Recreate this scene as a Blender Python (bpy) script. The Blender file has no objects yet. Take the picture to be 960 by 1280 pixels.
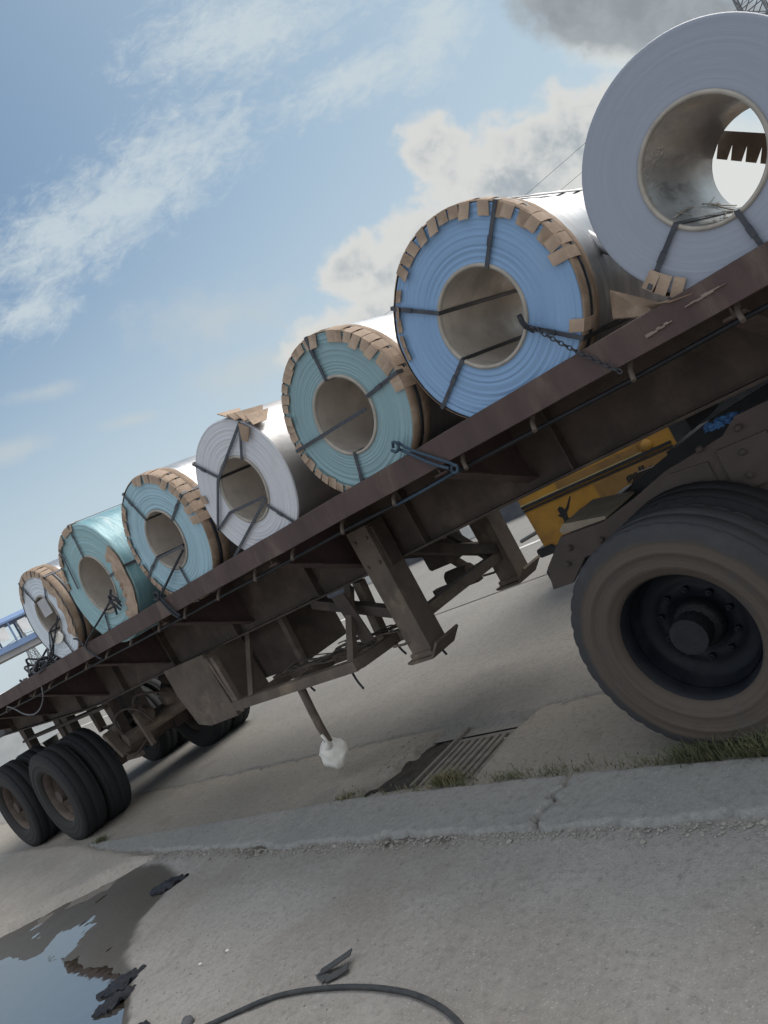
import bpy, math, random
from math import sin, cos, pi, radians as R
from mathutils import Vector as V, Matrix, noise
random.seed(7)
SC = bpy.context.scene
COL = SC.collection
# ------------------------------------------------------------------ camera
CAM = V((0, 0, 1.72)); TH, PI_, RO, FPX = R(46.48), R(0.947), R(28.857), 983.0
fw = V((-cos(TH), sin(TH), 0)); rt = V((sin(TH), cos(TH), 0)); up = V((0, 0, 1))
Fc = fw*cos(PI_) - up*sin(PI_); Uc = up*cos(PI_) + fw*sin(PI_)
ix = rt*cos(RO) - Uc*sin(RO); iy = rt*sin(RO) + Uc*cos(RO)
cd = bpy.data.cameras.new('camera'); cam = bpy.data.objects.new('camera', cd); COL.objects.link(cam)
cam.matrix_world = Matrix(((ix.x, iy.x, -Fc.x, CAM.x), (ix.y, iy.y, -Fc.y, CAM.y), (ix.z, iy.z, -Fc.z, CAM.z), (0, 0, 0, 1)))
cd.sensor_fit = 'HORIZONTAL'; cd.sensor_width = 36; cd.lens = 36*FPX/960; cd.clip_end = 9000; cd.clip_start = .05
SC.camera = cam
# ------------------------------------------------------------------ sun, exposure
SUN_AZ, SUN_EL = R(12), R(50)       # azimuth from +Y towards +X
sd = V((sin(SUN_AZ)*cos(SUN_EL), cos(SUN_AZ)*cos(SUN_EL), sin(SUN_EL)))
sl = bpy.data.lights.new('sun', 'SUN'); sl.energy = 1.5; sl.angle = R(48); sl.color = (1, .92, .83)
so = bpy.data.objects.new('sun', sl); COL.objects.link(so)
so.rotation_euler = (-sd).to_track_quat('-Z', 'Y').to_euler()
SC.view_settings.view_transform = 'Standard'; SC.view_settings.look = 'None'
SC.view_settings.exposure = 1.25; SC.view_settings.gamma = 1
# ------------------------------------------------------------------ world
W = bpy.data.worlds.new('World'); SC.world = W; W.use_nodes = True
nt = W.node_tree; nt.nodes.clear()
class NT:
    def __init__(s, t): s.t = t
    def n(s, typ, **k):
        x = s.t.nodes.new(typ)
        for a, b in k.items(): setattr(x, a, b)
        return x
    def put(s, sock, v):
        if hasattr(v, 'is_output') or isinstance(v, bpy.types.NodeSocket): s.t.links.new(v, sock)
        else: sock.default_value = v
    def m(s, op, a, b=0.0, c=None, clamp=False):
        x = s.n('ShaderNodeMath', operation=op, use_clamp=clamp)
        s.put(x.inputs[0], a); s.put(x.inputs[1], b)
        if c is not None: s.put(x.inputs[2], c)
        return x.outputs[0]
    def vm(s, op, a, b=None):
        x = s.n('ShaderNodeVectorMath', operation=op)
        s.put(x.inputs[0], a)
        if b is not None: s.put(x.inputs[1], b)
        return x.outputs['Value'] if op in ('DOT_PRODUCT', 'LENGTH') else x.outputs[0]
    def noise(s, vec, scale, detail=4, rough=.55, dist=0.0):
        x = s.n('ShaderNodeTexNoise'); s.t.links.new(vec, x.inputs['Vector'])
        x.inputs['Scale'].default_value = scale; x.inputs['Detail'].default_value = detail
        x.inputs['Roughness'].default_value = rough; x.inputs['Distortion'].default_value = dist
        return x.outputs[0]
    def rng(s, v, a, b, c=0.0, d=1.0, smooth=True):
        x = s.n('ShaderNodeMapRange'); x.interpolation_type = 'SMOOTHSTEP' if smooth else 'LINEAR'
        s.put(x.inputs[0], v); 
        for i, q in enumerate((a, b, c, d)): x.inputs[i+1].default_value = q
        return x.outputs[0]
    def mix(s, f, a, b, mode='MIX'):
        x = s.n('ShaderNodeMix', data_type='RGBA', blend_type=mode); s.put(x.inputs[0], f)
        for sock, v in ((x.inputs[6], a), (x.inputs[7], b)):
            if isinstance(v, (tuple, list)): sock.default_value = (*v[:3], 1)
            else: s.t.links.new(v, sock)
        return x.outputs[2]
    def comb(s, x, y, z=0.0):
        c = s.n('ShaderNodeCombineXYZ')
        for i, q in enumerate((x, y, z)): s.put(c.inputs[i], q)
        return c.outputs[0]
w = NT(nt)
dirv = w.n('ShaderNodeTexCoord').outputs['Generated']
sky = w.n('ShaderNodeTexSky', sky_type='NISHITA'); sky.sun_disc = False
sky.sun_elevation = SUN_EL; sky.sun_rotation = SUN_AZ; sky.dust_density = 1.6; sky.air_density = 1.0; sky.ozone_density = 2.0
# gnomonic chart of the sky round one fixed compass direction; clouds keep fixed bearings
dF = w.m('MAXIMUM', w.vm('DOT_PRODUCT', dirv, tuple(Fc)), .12)
cu = w.m('DIVIDE', w.vm('DOT_PRODUCT', dirv, tuple(ix)), dF)
cv = w.m('DIVIDE', w.vm('DOT_PRODUCT', dirv, tuple(iy)), dF)
uv = w.comb(cu, cv)
front = w.rng(w.vm('DOT_PRODUCT', dirv, tuple(Fc)), .15, .45)
n_big = w.noise(uv, 5.0, 6, .6); n_mid = w.noise(uv, 13.0, 6, .62); n_fine = w.noise(uv, 34.0, 5, .65, .6)
def px(x, y): return ((x-480)/FPX, (640-y)/FPX)
def blob(x, y, rx, ry, ang=0.0, soft=.0):
    a, b = px(x, y); du = w.m('SUBTRACT', cu, a); dv = w.m('SUBTRACT', cv, b)
    ca, sa = cos(R(ang)), sin(R(ang))
    p = w.m('MULTIPLY', w.m('ADD', w.m('MULTIPLY', du, ca), w.m('MULTIPLY', dv, sa)), FPX/rx)
    q = w.m('MULTIPLY', w.m('SUBTRACT', w.m('MULTIPLY', dv, ca), w.m('MULTIPLY', du, sa)), FPX/ry)
    return w.m('SUBTRACT', 1.0, w.m('SQRT', w.m('ADD', w.m('MULTIPLY', p, p), w.m('MULTIPLY', q, q))))   # 1 centre .. 0 rim
def mx(*a):
    r = a[0]
    for b in a[1:]: r = w.m('MAXIMUM', r, b)
    return r
n_puf = w.noise(uv, 26.0, 7, .6, .2)
nsh = lambda n, k: w.m('MULTIPLY', w.m('SUBTRACT', n, .5), k)
cir = mx(blob(150, 250, 270, 82, 33), blob(310, 35, 190, 70, 16), blob(455, 95, 150, 45, 24), blob(35, 395, 90, 40, 25), blob(545, 35, 110, 60, 60))
uvs = w.comb(w.m('ADD', w.m('MULTIPLY', cu, .84), w.m('MULTIPLY', cv, .54)), w.m('MULTIPLY', w.m('SUBTRACT', w.m('MULTIPLY', cv, .84), w.m('MULTIPLY', cu, .54)), 1.7))
n_cir = w.noise(uvs, 22.0, 7, .68, .5)
n_rib = w.noise(uvs, 52.0, 5, .7, .8)
d_cir = w.m('MULTIPLY', w.rng(w.m('ADD', cir, w.m('ADD', nsh(n_cir, 1.7), w.m('ADD', nsh(n_rib, .75), nsh(n_big, .9)))), -.05, 1.0), .9)
cum = mx(blob(640, 225, 160, 105, 20), blob(560, 300, 130, 75, 30), blob(455, 340, 75, 55, 0), blob(740, 190, 120, 100, 0), blob(550, 185, 65, 55, 0), blob(480, 410, 160, 60, 20))
cum = w.m('ADD', cum, w.m('ADD', nsh(n_big, 1.1), w.m('ADD', nsh(n_mid, .8), nsh(n_puf, .35))))
d_cum = w.m('MULTIPLY', w.rng(cum, .04, .36), .93)
haz = mx(blob(265, 395, 130, 65, 10), blob(330, 455, 120, 40, 15), blob(60, 488, 75, 16, 14), blob(165, 525, 50, 12, 14), blob(20, 562, 70, 18, 18))
d_haz = w.m('MULTIPLY', w.rng(w.m('ADD', haz, w.m('ADD', nsh(n_big, 1.4), w.m('ADD', nsh(n_mid, 1.1), nsh(n_puf, .5)))), .0, 1.0), .55)
drk = mx(blob(760, 10, 160, 70, -4), blob(860, 25, 180, 60, 0))
drk = w.m('ADD', drk, w.m('ADD', nsh(n_big, .55), nsh(n_mid, .45)))
drk = w.m('ADD', drk, nsh(n_puf, .5)); d_drk = w.rng(drk, .02, .5)
rim = w.rng(w.m('ADD', mx(blob(800, 20, 190, 95, -6), blob(820, 150, 120, 110, 30), blob(930, 220, 130, 120, 0)), w.m('ADD', nsh(n_big, .9), nsh(n_mid, .6))), .15, .6)
# elsewhere in the dome: unseen broken cloud, brightened to raise ambient light
sep = w.n('ShaderNodeSeparateXYZ'); nt.links.new(dirv, sep.inputs[0])
zz = w.m('ADD', w.m('MAXIMUM', sep.outputs[2], 0.0), .16)
pl = w.comb(w.m('DIVIDE', sep.outputs[0], zz), w.m('DIVIDE', sep.outputs[1], zz))
d_gen = w.m('MULTIPLY', w.rng(w.noise(pl, 1.1, 7, .6), .36, .58), w.m('MULTIPLY', w.m('SUBTRACT', 1.0, front), .9))
shade = w.rng(w.m('ADD', w.noise(w.vm('ADD', uv, (-.022, -.03, 0)), 9.0, 5, .6), nsh(n_puf, .55)), .36, .66)
low = w.rng(cum, .3, .95)
cw = (2.95, 2.95, 2.85); cg = (1.6, 1.8, 1.95)
bodycol = w.mix(w.m('MULTIPLY', shade, low), cw, cg)
S = sky.outputs[0]
S = w.mix(1.0, S, (.41, .475, .47), 'MULTIPLY')
S = w.mix(w.rng(w.m('ADD', cu, w.m('MULTIPLY', cv, -.55)), -.75, .25, .0, .3), S, (2.1, 2.5, 2.75))
S = w.mix(w.rng(w.m('ADD', cu, cv), -.6, .9), S, w.mix(.55, S, (2.0, 2.5, 2.75)))
lowband = w.m('MULTIPLY', w.rng(sep.outputs[2], .48, .04), .85)
S = w.mix(lowband, S, (2.45, 2.85, 3.1))
S = w.mix(d_gen, S, (4.8, 4.95, 5.1))
S = w.mix(w.m('MULTIPLY', d_cir, front), S, (2.4, 2.75, 2.95))
S = w.mix(w.m('MULTIPLY', d_haz, front), S, (2.35, 2.55, 2.6))
S = w.mix(w.m('MULTIPLY', w.m('MULTIPLY', rim, .9), front), S, (3.1, 3.15, 3.05))
S = w.mix(w.m('MULTIPLY', d_cum, front), S, bodycol)
S = w.mix(w.m('MULTIPLY', d_drk, front), S, w.mix(w.rng(n_mid, .3, .7), (1.15, 1.3, 1.42), (1.6, 1.75, 1.85)))
bg = w.n('ShaderNodeBackground'); nt.links.new(S, bg.inputs[0]); bg.inputs[1].default_value = .1
wo = w.n('ShaderNodeOutputWorld'); nt.links.new(bg.outputs[0], wo.inputs[0])
# ------------------------------------------------------------------ materials
MATS = {}
def mat(name, c1, c2=None, rough=.7, metal=0.0, scale=6.0, bump=.0, bscale=None, c3=None, s3=1.3, t3=(.52, .7), spec=.4, rvar=.0, streak=None, coat=0.0):
    if name in MATS: return MATS[name]
    m = bpy.data.materials.new(name); m.use_nodes = True; t = NT(m.node_tree); b = m.node_tree.nodes['Principled BSDF']
    co = t.n('ShaderNodeTexCoord').outputs['Object']
    if streak: co = t.vm('MULTIPLY', co, streak)
    n1 = t.noise(co, scale, 7, .62)
    c = t.mix(t.rng(n1, .33, .68), c1, c2 or tuple(x*.72 for x in c1))
    if c3: c = t.mix(t.rng(t.noise(co, s3, 8, .68, .4), *t3), c, c3)
    m.node_tree.links.new(c, b.inputs['Base Color'])
    b.inputs['Metallic'].default_value = metal; b.inputs['Specular IOR Level'].default_value = spec
    t.put(b.inputs['Roughness'], t.rng(n1, .3, .7, max(.03, rough-rvar), min(1, rough+rvar)) if rvar else rough)
    if coat: b.inputs['Coat Weight'].default_value = coat
    if bump:
        bp = t.n('ShaderNodeBump'); bp.inputs['Strength'].default_value = bump; bp.inputs['Distance'].default_value = .02
        m.node_tree.links.new(t.noise(co, bscale or scale*4, 6, .65), bp.inputs['Height']); m.node_tree.links.new(bp.outputs[0], b.inputs['Normal'])
    MATS[name] = m; return m
rust = mat('brown oxide paint', (.088, .058, .054), (.066, .046, .044), .8, 0, 3.5, .3, 40, (.135, .105, .09), 2.6, (.52, .7), rvar=.12, streak=(1, 1, .35))
rustd = mat('grimy underside paint', (.082, .062, .053), (.05, .04, .036), .85, 0, 4, .3, 30, (.12, .095, .075), 2.5, (.5, .75))
dirtsteel = mat('dusty brown steel', (.14, .112, .09), (.095, .077, .065), .85, 0, 5, .3, 40, (.22, .175, .13), 2.0)
tractorpaint = mat('dusty tractor paint', (.092, .07, .064), (.068, .053, .05), .8, 0, 3, .2, 50, (.06, .045, .04), 2.2, (.55, .75))
darksteel = mat('greasy black steel', (.012, .013, .016), (.02, .021, .025), .55, .3, 8, .2)
strapm = mat('dark steel strap', (.045, .05, .062), (.07, .075, .085), .42, .6, 20)
rope_dark = mat('dark rope', (.022, .027, .037), (.05, .055, .065), .9, 0, 60, .5, 200)
rope_blue = mat('faded blue rope', (.035, .07, .115), (.06, .09, .12), .9, 0, 60, .5, 200)
card = mat('cardboard', (.40, .30, .225), (.31, .23, .175), .85, 0, 12, .15, 60, (.48, .38, .3), 5)
cardd = mat('weathered cardboard', (.31, .225, .165), (.22, .16, .115), .85, 0, 9, .2, 60, (.4, .31, .24), 4)
galv = mat('galvanised wrapping', (.42, .43, .45), (.33, .34, .36), .4, .8, 3, .12, 9, (.5, .5, .5), 1.2, (.55, .8), rvar=.1, streak=(1, 5, 1))
tealwrap = mat('teal plastic wrapping', (.20, .37, .42), (.13, .26, .30), .4, .1, 3, .3, 9, (.42, .5, .52), 2.2, (.52, .72), rvar=.1, streak=(1, 4, 1))
galvdull = mat('dull wrapping sheet', (.40, .40, .41), (.30, .30, .305), .45, .7, 3, .12, 9, (.36, .33, .29), 1.5, (.55, .8), rvar=.1)
bore_silver = mat('silver scratched bore', (.52, .52, .52), (.38, .375, .37), .36, .7, 4, .25, 16, (.13, .125, .12), 4.5, (.54, .68), rvar=.12, streak=(1, .35, 1))
bore = mat('coil bore steel', (.58, .53, .48), (.47, .43, .39), .42, .25, 5, .15, 14, (.34, .31, .28), 3, (.55, .75), rvar=.12)
corem = mat('coil core rim', (.4, .37, .33), (.3, .28, .25), .6, .3, 9)
def tyre_mat(name, side, tread, r0):
    m = bpy.data.materials.new(name); m.use_nodes = True; t = NT(m.node_tree); b = m.node_tree.nodes['Principled BSDF']
    co = t.n('ShaderNodeTexCoord').outputs['Object']; rad = t.vm('LENGTH', t.vm('MULTIPLY', co, (1, 0, 1)))
    n = t.noise(co, 5, 7, .65); n2 = t.noise(t.comb(rad, t.m('MULTIPLY', n, .04)), 60, 3, .6)
    c = t.mix(t.rng(t.m('ADD', rad, t.m('MULTIPLY', t.m('SUBTRACT', n, .5), .06)), r0, r0+.03), side, tread)
    c = t.mix(t.m('MULTIPLY', t.rng(n2, .45, .7), .5), c, tuple(x*.55 for x in side)); c = t.mix(t.m('MULTIPLY', t.rng(n, .5, .75), .6), c, tuple(x*1.5 for x in tread))
    m.node_tree.links.new(c, b.inputs['Base Color']); b.inputs['Roughness'].default_value = .85; b.inputs['Specular IOR Level'].default_value = .3
    bp = t.n('ShaderNodeBump'); bp.inputs['Strength'].default_value = .3; bp.inputs['Distance'].default_value = .01
    m.node_tree.links.new(t.noise(co, 55, 5, .7), bp.inputs['Height']); m.node_tree.links.new(bp.outputs[0], b.inputs['Normal']); return m
dusty_tyre = tyre_mat('brown dusty tyre', (.085, .069, .057), (.042, .044, .049), .462)
rubber = tyre_mat('worn tyre rubber', (.034, .033, .033), (.020, .022, .025), .475)
rim_rusty = mat('dusty brown wheel rim', (.135, .105, .088), (.085, .068, .06), .85, 0, 8, .3, 40, (.19, .15, .12), 4)
rim_black = mat('oily black rim', (.006, .008, .013), (.011, .013, .018), .6, .0, 7, .15, 30, (.03, .03, .032), 3, (.6, .8), rvar=.12, spec=.25)
hubm = mat('greasy hub', (.006, .007, .010), (.014, .014, .016), .6, .1, 12, .3)
yellow = mat('old yellow paint', (.44, .235, .035), (.35, .18, .033), .55, 0, 3, .12, 25, (.20, .11, .045), 2.2, (.5, .72), rvar=.1)
yellowd = mat('grimy yellow paint', (.27, .15, .045), (.2, .115, .04), .65, 0, 4, .12, 25, (.13, .08, .04), 3)
creamline = mat('pale trim', (.5, .42, .22), (.36, .3, .16), .5, 0, 8)
blackp = mat('black rubber trim', (.014, .015, .02), (.03, .03, .032), .7, 0, 8)
whitep = mat('white plastic', (.82, .80, .74), (.74, .71, .64), .5, 0, 9, .3, 30)
bluerag = mat('blue cloth', (.06, .16, .33), (.035, .09, .22), .9, 0, 30, .4)
blackcloth = mat('wet black cloth', (.008, .01, .016), (.016, .018, .026), .55, 0, 18, .5, 60)
concrete_w = mat('white kerb paint', (.62, .62, .6), (.45, .45, .44), .8, 0, 3, .1, 20)
concrete_b = mat('black kerb paint', (.05, .055, .07), (.08, .085, .095), .8, 0, 3, .1, 20)
grate_m = mat('dusty iron grate', (.21, .19, .17), (.15, .135, .12), .8, .2, 12, .3, 50)
bridgeblue = mat('hazy bridge blue paint', (.16, .24, .42), (.19, .28, .45), .6, 0, 1.0)  # blue paled in the colour itself to stand for distance haze
bridgewhite = mat('bridge white panel', (.8, .8, .8), (.7, .7, .72), .7, 0, 1.0)
bridgegrey = mat('bridge concrete', (.33, .33, .33), (.27, .27, .28), .85, 0, .6)
mastm = mat('grey lattice steel', (.2, .21, .23), (.15, .16, .18), .6, .4, 2)
glass = mat('dark vehicle glass', (.02, .025, .03), (.03, .035, .04), .08, 0, 3)
teal = mat('pale grey paint', (.5, .52, .53), (.42, .44, .45), .5, 0, 2)
bagm = mat('white polythene', (.82, .80, .75), (.7, .68, .62), .45, 0, 14, .5, 40)
grassm = mat('verge grass', (.105, .112, .055), (.08, .09, .045), .85, 0, 3, 0, None, (.21, .185, .11), 5, (.5, .62))
stonem = mat('pebble stone', (.34, .32, .29), (.2, .19, .175), .9, 0, 40, .2, 90, (.5, .48, .45), 60, (.6, .7))
paper = mat('white litter', (.7, .68, .64), (.6, .58, .55), .8, 0, 10)

def face_mat(name, c1, c2, dirt):
    """cut edge of a coil: fine rings in the radius, patchy stain"""
    m = bpy.data.materials.new(name); m.use_nodes = True; t = NT(m.node_tree); b = m.node_tree.nodes['Principled BSDF']
    co = t.n('ShaderNodeTexCoord').outputs['Object']
    rad = t.vm('LENGTH', t.vm('MULTIPLY', co, (1, 0, 1)))
    soft = t.noise(co, 2.6, 6, .6)
    rr = t.comb(rad, t.m('MULTIPLY', soft, .03))
    fine = t.noise(rr, 210, 4, .75); wide = t.noise(rr, 26, 3, .6)
    c = t.mix(t.rng(wide, .35, .7), c1, c2)
    c = t.mix(t.m('MULTIPLY', t.rng(fine, .45, .72), .38), c, tuple(min(1, x*1.2) for x in c1))  # sheet-edge rings, their glint put in as paler colour
    c = t.mix(t.m('MULTIPLY', t.rng(t.noise(co, 4.5, 8, .7, .5), .55, .8), .5), c, dirt)
    m.node_tree.links.new(c, b.inputs['Base Color']); b.inputs['Roughness'].default_value = .5; b.inputs['Metallic'].default_value = .05
    bp = t.n('ShaderNodeBump'); bp.inputs['Strength'].default_value = .12; bp.inputs['Distance'].default_value = .006
    m.node_tree.links.new(fine, bp.inputs['Height']); m.node_tree.links.new(bp.outputs[0], b.inputs['Normal'])
    return m

def ground_mat(name, c1, c2, c3, speck, stain=None, wet=False, big=.7, bumps=.5, crack=0.0, cs=1.1):
    m = bpy.data.materials.new(name); m.use_nodes = True; t = NT(m.node_tree); b = m.node_tree.nodes['Principled BSDF']
    geo = t.n('ShaderNodeNewGeometry'); co = geo.outputs['Position']
    n1 = t.noise(co, big, 8, .62, .3); n2 = t.noise(co, big*5, 8, .68); n3 = t.noise(co, 26, 8, .75); n4 = t.noise(co, 105, 4, .65)
    c = t.mix(t.rng(n1, .36, .66), c1, c2)
    c = t.mix(t.m('MULTIPLY', t.rng(n2, .47, .7), .6), c, c3)
    c = t.mix(t.m('MULTIPLY', t.rng(n3, .46, .70), .75), c, tuple(x*.6 for x in c1))
    c = t.mix(t.m('MULTIPLY', t.rng(n3, .44, .30), .35), c, tuple(min(1, x*1.3) for x in c3))
    c = t.mix(t.m('MULTIPLY', t.rng(n4, .58, .70), .7), c, speck)
    c = t.mix(t.m('MULTIPLY', t.rng(n4, .40, .30), .55), c, tuple(x*.4 for x in c1))
    if stain: c = t.mix(t.m('MULTIPLY', t.rng(t.noise(co, 2.3, 5, .55, .8), .60, .74), .38), c, stain)
    if crack:
        v = t.n('ShaderNodeTexVoronoi', feature='DISTANCE_TO_EDGE'); t.t.links.new(t.vm('ADD', co, t.vm('MULTIPLY', t.n('ShaderNodeTexNoise').outputs[1], (.0, .0, 0))), v.inputs[0]); v.inputs['Scale'].default_value = cs
        cr = t.m('MULTIPLY', t.rng(v.outputs[0], .012, .002), t.rng(n1, .48, .56))
        c = t.mix(t.m('MULTIPLY', cr, crack), c, tuple(x*.25 for x in c1))
    b.inputs['Roughness'].default_value = .92; b.inputs['Specular IOR Level'].default_value = .25
    if wet:
        sp = t.n('ShaderNodeSeparateXYZ'); t.t.links.new(co, sp.inputs[0])
        wv = t.rng(t.m('ADD', sp.outputs[2], t.m('MULTIPLY', t.m('SUBTRACT', n2, .5), .010)), -.004, -.014)
        c = t.mix(wv, c, t.mix(.86, c, (.062, .052, .04)))
        t.put(b.inputs['Roughness'], t.rng(wv, 0, 1, .92, .45))
    m.node_tree.links.new(c, b.inputs['Base Color'])
    bp = t.n('ShaderNodeBump'); bp.inputs['Strength'].default_value = bumps; bp.inputs['Distance'].default_value = .012
    h = t.m('ADD', t.m('MULTIPLY', n3, 1.0), t.m('MULTIPLY', n4, .5))
    t.t.links.new(h, bp.inputs['Height']); t.t.links.new(bp.outputs[0], b.inputs['Normal'])
    MATS[name] = m; return m
pave_m = ground_mat('dusty pavement', (.33, .312, .293), (.272, .248, .224), (.362, .343, .32), (.52, .5, .46), (.24, .215, .19), True, .6, .7)
kerb_m = ground_mat('grey cement kerb', (.27, .267, .255), (.245, .243, .235), (.305, .30, .285), (.47, .46, .44), (.19, .185, .175), False, .9, .5)
gutter_m = ground_mat('sandy concrete gutter', (.265, .243, .212), (.23, .212, .188), (.295, .27, .236), (.46, .43, .39), (.15, .135, .115), False, .8, .5)
road_m = ground_mat('worn asphalt road', (.225, .217, .204), (.20, .194, .184), (.246, .237, .223), (.34, .325, .3), (.165, .155, .145), False, .45, .6)
apron_m = ground_mat('concrete slab', (.37, .335, .295), (.32, .29, .26), (.40, .365, .325), (.46, .44, .4), (.25, .23, .2), False, .8, .4)
pit_shade_m = ground_mat('drain pit shade colour', (.06, .052, .045), (.035, .032, .03), (.085, .074, .062), (.2, .18, .16), None, False, 2.0, .8)  # near-black colour stands for the shade inside the drain hole
earth_m = ground_mat('dusty ground', (.22, .195, .165), (.19, .17, .15), (.25, .22, .19), (.35, .33, .3), None, False, .3, .4)
waterm = bpy.data.materials.new('muddy water'); waterm.use_nodes = True
_b = waterm.node_tree.nodes['Principled BSDF']; _b.inputs['Base Color'].default_value = (.04, .034, .026, 1); _b.inputs['Roughness'].default_value = .03; _b.inputs['IOR'].default_value = 5.0
_t = NT(waterm.node_tree); _bp = _t.n('ShaderNodeBump'); _bp.inputs['Strength'].default_value = .04; _bp.inputs['Distance'].default_value = .02
_t.t.links.new(_t.noise(_t.n('ShaderNodeNewGeometry').outputs['Position'], 7, 2, .5), _bp.inputs['Height']); _t.t.links.new(_bp.outputs[0], _b.inputs['Normal'])
# ------------------------------------------------------------------ mesh helpers
class MB:
    def __init__(s): s.v = []; s.f = []; s.sm = []
    def add(s, vs, fs, smooth=False):
        k = len(s.v); s.v += [tuple(x) for x in vs]; s.f += [tuple(i+k for i in f) for f in fs]; s.sm += [smooth]*len(fs); return s
    def box(s, a, b, bev=0.0):
        x0, y0, z0 = a; x1, y1, z1 = b
        if bev:
            pts = [(x0+bev, z0), (x1-bev, z0), (x1, z0+bev), (x1, z1-bev), (x1-bev, z1), (x0+bev, z1), (x0, z1-bev), (x0, z0+bev)]
            return s.prism(pts, y0, y1)
        s.add([(x0, y0, z0), (x1, y0, z0), (x1, y1, z0), (x0, y1, z0), (x0, y0, z1), (x1, y0, z1), (x1, y1, z1), (x0, y1, z1)],
              [(0, 3, 2, 1), (4, 5, 6, 7), (0, 1, 5, 4), (1, 2, 6, 5), (2, 3, 7, 6), (3, 0, 4, 7)]); return s
    def prism(s, pts, y0, y1):          # polygon in XZ pushed along Y
        n = len(pts)
        s.add([(x, y0, z) for x, z in pts]+[(x, y1, z) for x, z in pts],
              [tuple(range(n)), tuple(range(2*n-1, n-1, -1))]+[(i, i+n, (i+1) % n+n, (i+1) % n) for i in range(n)]); return s
    def prismz(s, pts, z0, z1):
        n = len(pts)
        s.add([(x, y, z0) for x, y in pts]+[(x, y, z1) for x, y in pts],
              [tuple(range(n-1, -1, -1)), tuple(range(n, 2*n))]+[(i, (i+1) % n, (i+1) % n+n, i+n) for i in range(n)]); return s
    def bar(s, a, b, wd, ht, upv=(0, 0, 1)):    # rectangular bar between two points
        a = V(a); b = V(b); d = (b-a).normalized(); u = V(upv)
        if abs(d.dot(u)) > .98: u = V((0, 1, 0))
        sd_ = d.cross(u).normalized(); u = sd_.cross(d)
        vs = [p+sd_*i*wd/2+u*j*ht/2 for p in (a, b) for i, j in ((-1, -1), (1, -1), (1, 1), (-1, 1))]
        s.add(vs, [(0, 1, 2, 3), (7, 6, 5, 4)]+[(i, i+4, (i+1) % 4+4, (i+1) % 4) for i in range(4)]); return s
    def tube(s, pts, r, n=8, sub=0):
        pts = [V(p) for p in pts]
        for _ in range(sub):            # corner-cutting
            q = [pts[0]]
            for a, b in zip(pts, pts[1:]): q += [a*.75+b*.25, a*.25+b*.75]
            pts = q+[pts[-1]]
        rs = r if isinstance(r, (list, tuple)) else [r]*len(pts)
        vs = []; u = None
        for i, p in enumerate(pts):
            d = (pts[min(i+1, len(pts)-1)]-pts[max(i-1, 0)]).normalized()
            if u is None: u = d.orthogonal().normalized()
            else: u = (u-d*u.dot(d)).normalized()
            w_ = d.cross(u)
            vs += [p+(u*cos(2*pi*k/n)+w_*sin(2*pi*k/n))*rs[min(i, len(rs)-1)] for k in range(n)]
        m = len(pts)
        fs = [(i*n+k, i*n+(k+1) % n, (i+1)*n+(k+1) % n, (i+1)*n+k) for i in range(m-1) for k in range(n)]
        s.add(vs, fs, True); s.add([vs[k] for k in range(n)], [tuple(range(n-1, -1, -1))]); s.add([vs[(m-1)*n+k] for k in range(n)], [tuple(range(n))]); return s
    def lathe(s, prof, c, n=64, closed=False, fn=None, smooth=True, a0=0, a1=2*pi):   # profile (radius, y) turned about the Y axis through c
        full = abs(a1-a0-2*pi) < 1e-6; m = n if full else n+1; k = len(prof); vs = []
        for i in range(m):
            a = a0+(a1-a0)*i/n
            for r, y in prof:
                if fn: r = r+fn(a, r, y)
                vs.append((c[0]+r*cos(a), c[1]+y, c[2]+r*sin(a)))
        fs = []
        for i in range(n):
            j = (i+1) % m
            for q in range(k if closed else k-1):
                fs.append((i*k+q, i*k+(q+1) % k, j*k+(q+1) % k, j*k+q))
        s.add(vs, fs, smooth); return s
WP = {}
def _place(o, origin, parent):
    base = WP[parent.name] if parent else V((0, 0, 0)); WP[o.name] = V(origin)
    o.location = V(origin)-base
    if parent: o.parent = parent
def obj(name, mb, m, parent=None, origin=None, kind=None):
    o_ = V(origin) if origin is not None else (WP[parent.name] if parent else V((0, 0, 0)))
    me = bpy.data.meshes.new(name); me.from_pydata([V(v)-o_ for v in mb.v], [], mb.f); me.materials.append(m)
    me.polygons.foreach_set('use_smooth', mb.sm); me.update()
    o = bpy.data.objects.new(name, me); COL.objects.link(o); _place(o, o_, parent)
    if kind: o['kind'] = kind
    return o
def empty(name, loc, label, cat, group=None):
    o = bpy.data.objects.new(name, None); COL.objects.link(o); o.empty_display_size = .2; _place(o, V(loc), None); return tag(o, label, cat, group)
def tag(o, label, cat, group=None):
    o['label'] = label; o['category'] = cat
    if group: o['group'] = group
    return o
def dup(o, parent, world, rot=None):
    c = o.copy(); COL.objects.link(c); _place(c, V(world), parent); c.parent = parent
    if rot is not None: c.rotation_euler = rot
    for ch in list(o.children):
        dup(ch, c, V(world)+(WP[ch.name]-WP[o.name]))
    return c
def fbm(x, y, z=0.0, o=5): return noise.fractal(V((x, y, z)), .9, 2.1, o)
def sst(a, b, x):
    t = max(0, min(1, (x-a)/(b-a))); return t*t*(3-2*t)
def field(name, x0, x1, y0, y1, res, fn, m, ry=None):
    nx = int((x1-x0)/res)+1; ny = int((y1-y0)/(ry or res))+1; mb = MB(); vs = []
    for j in range(ny):
        y = y0+(y1-y0)*j/(ny-1)
        for i in range(nx):
            x = x0+(x1-x0)*i/(nx-1); vs.append((x, y, fn(x, y)))
    mb.add(vs, [(j*nx+i, j*nx+i+1, (j+1)*nx+i+1, (j+1)*nx+i) for j in range(ny-1) for i in range(nx-1)], True)
    return obj(name, mb, m, kind='structure')
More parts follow.
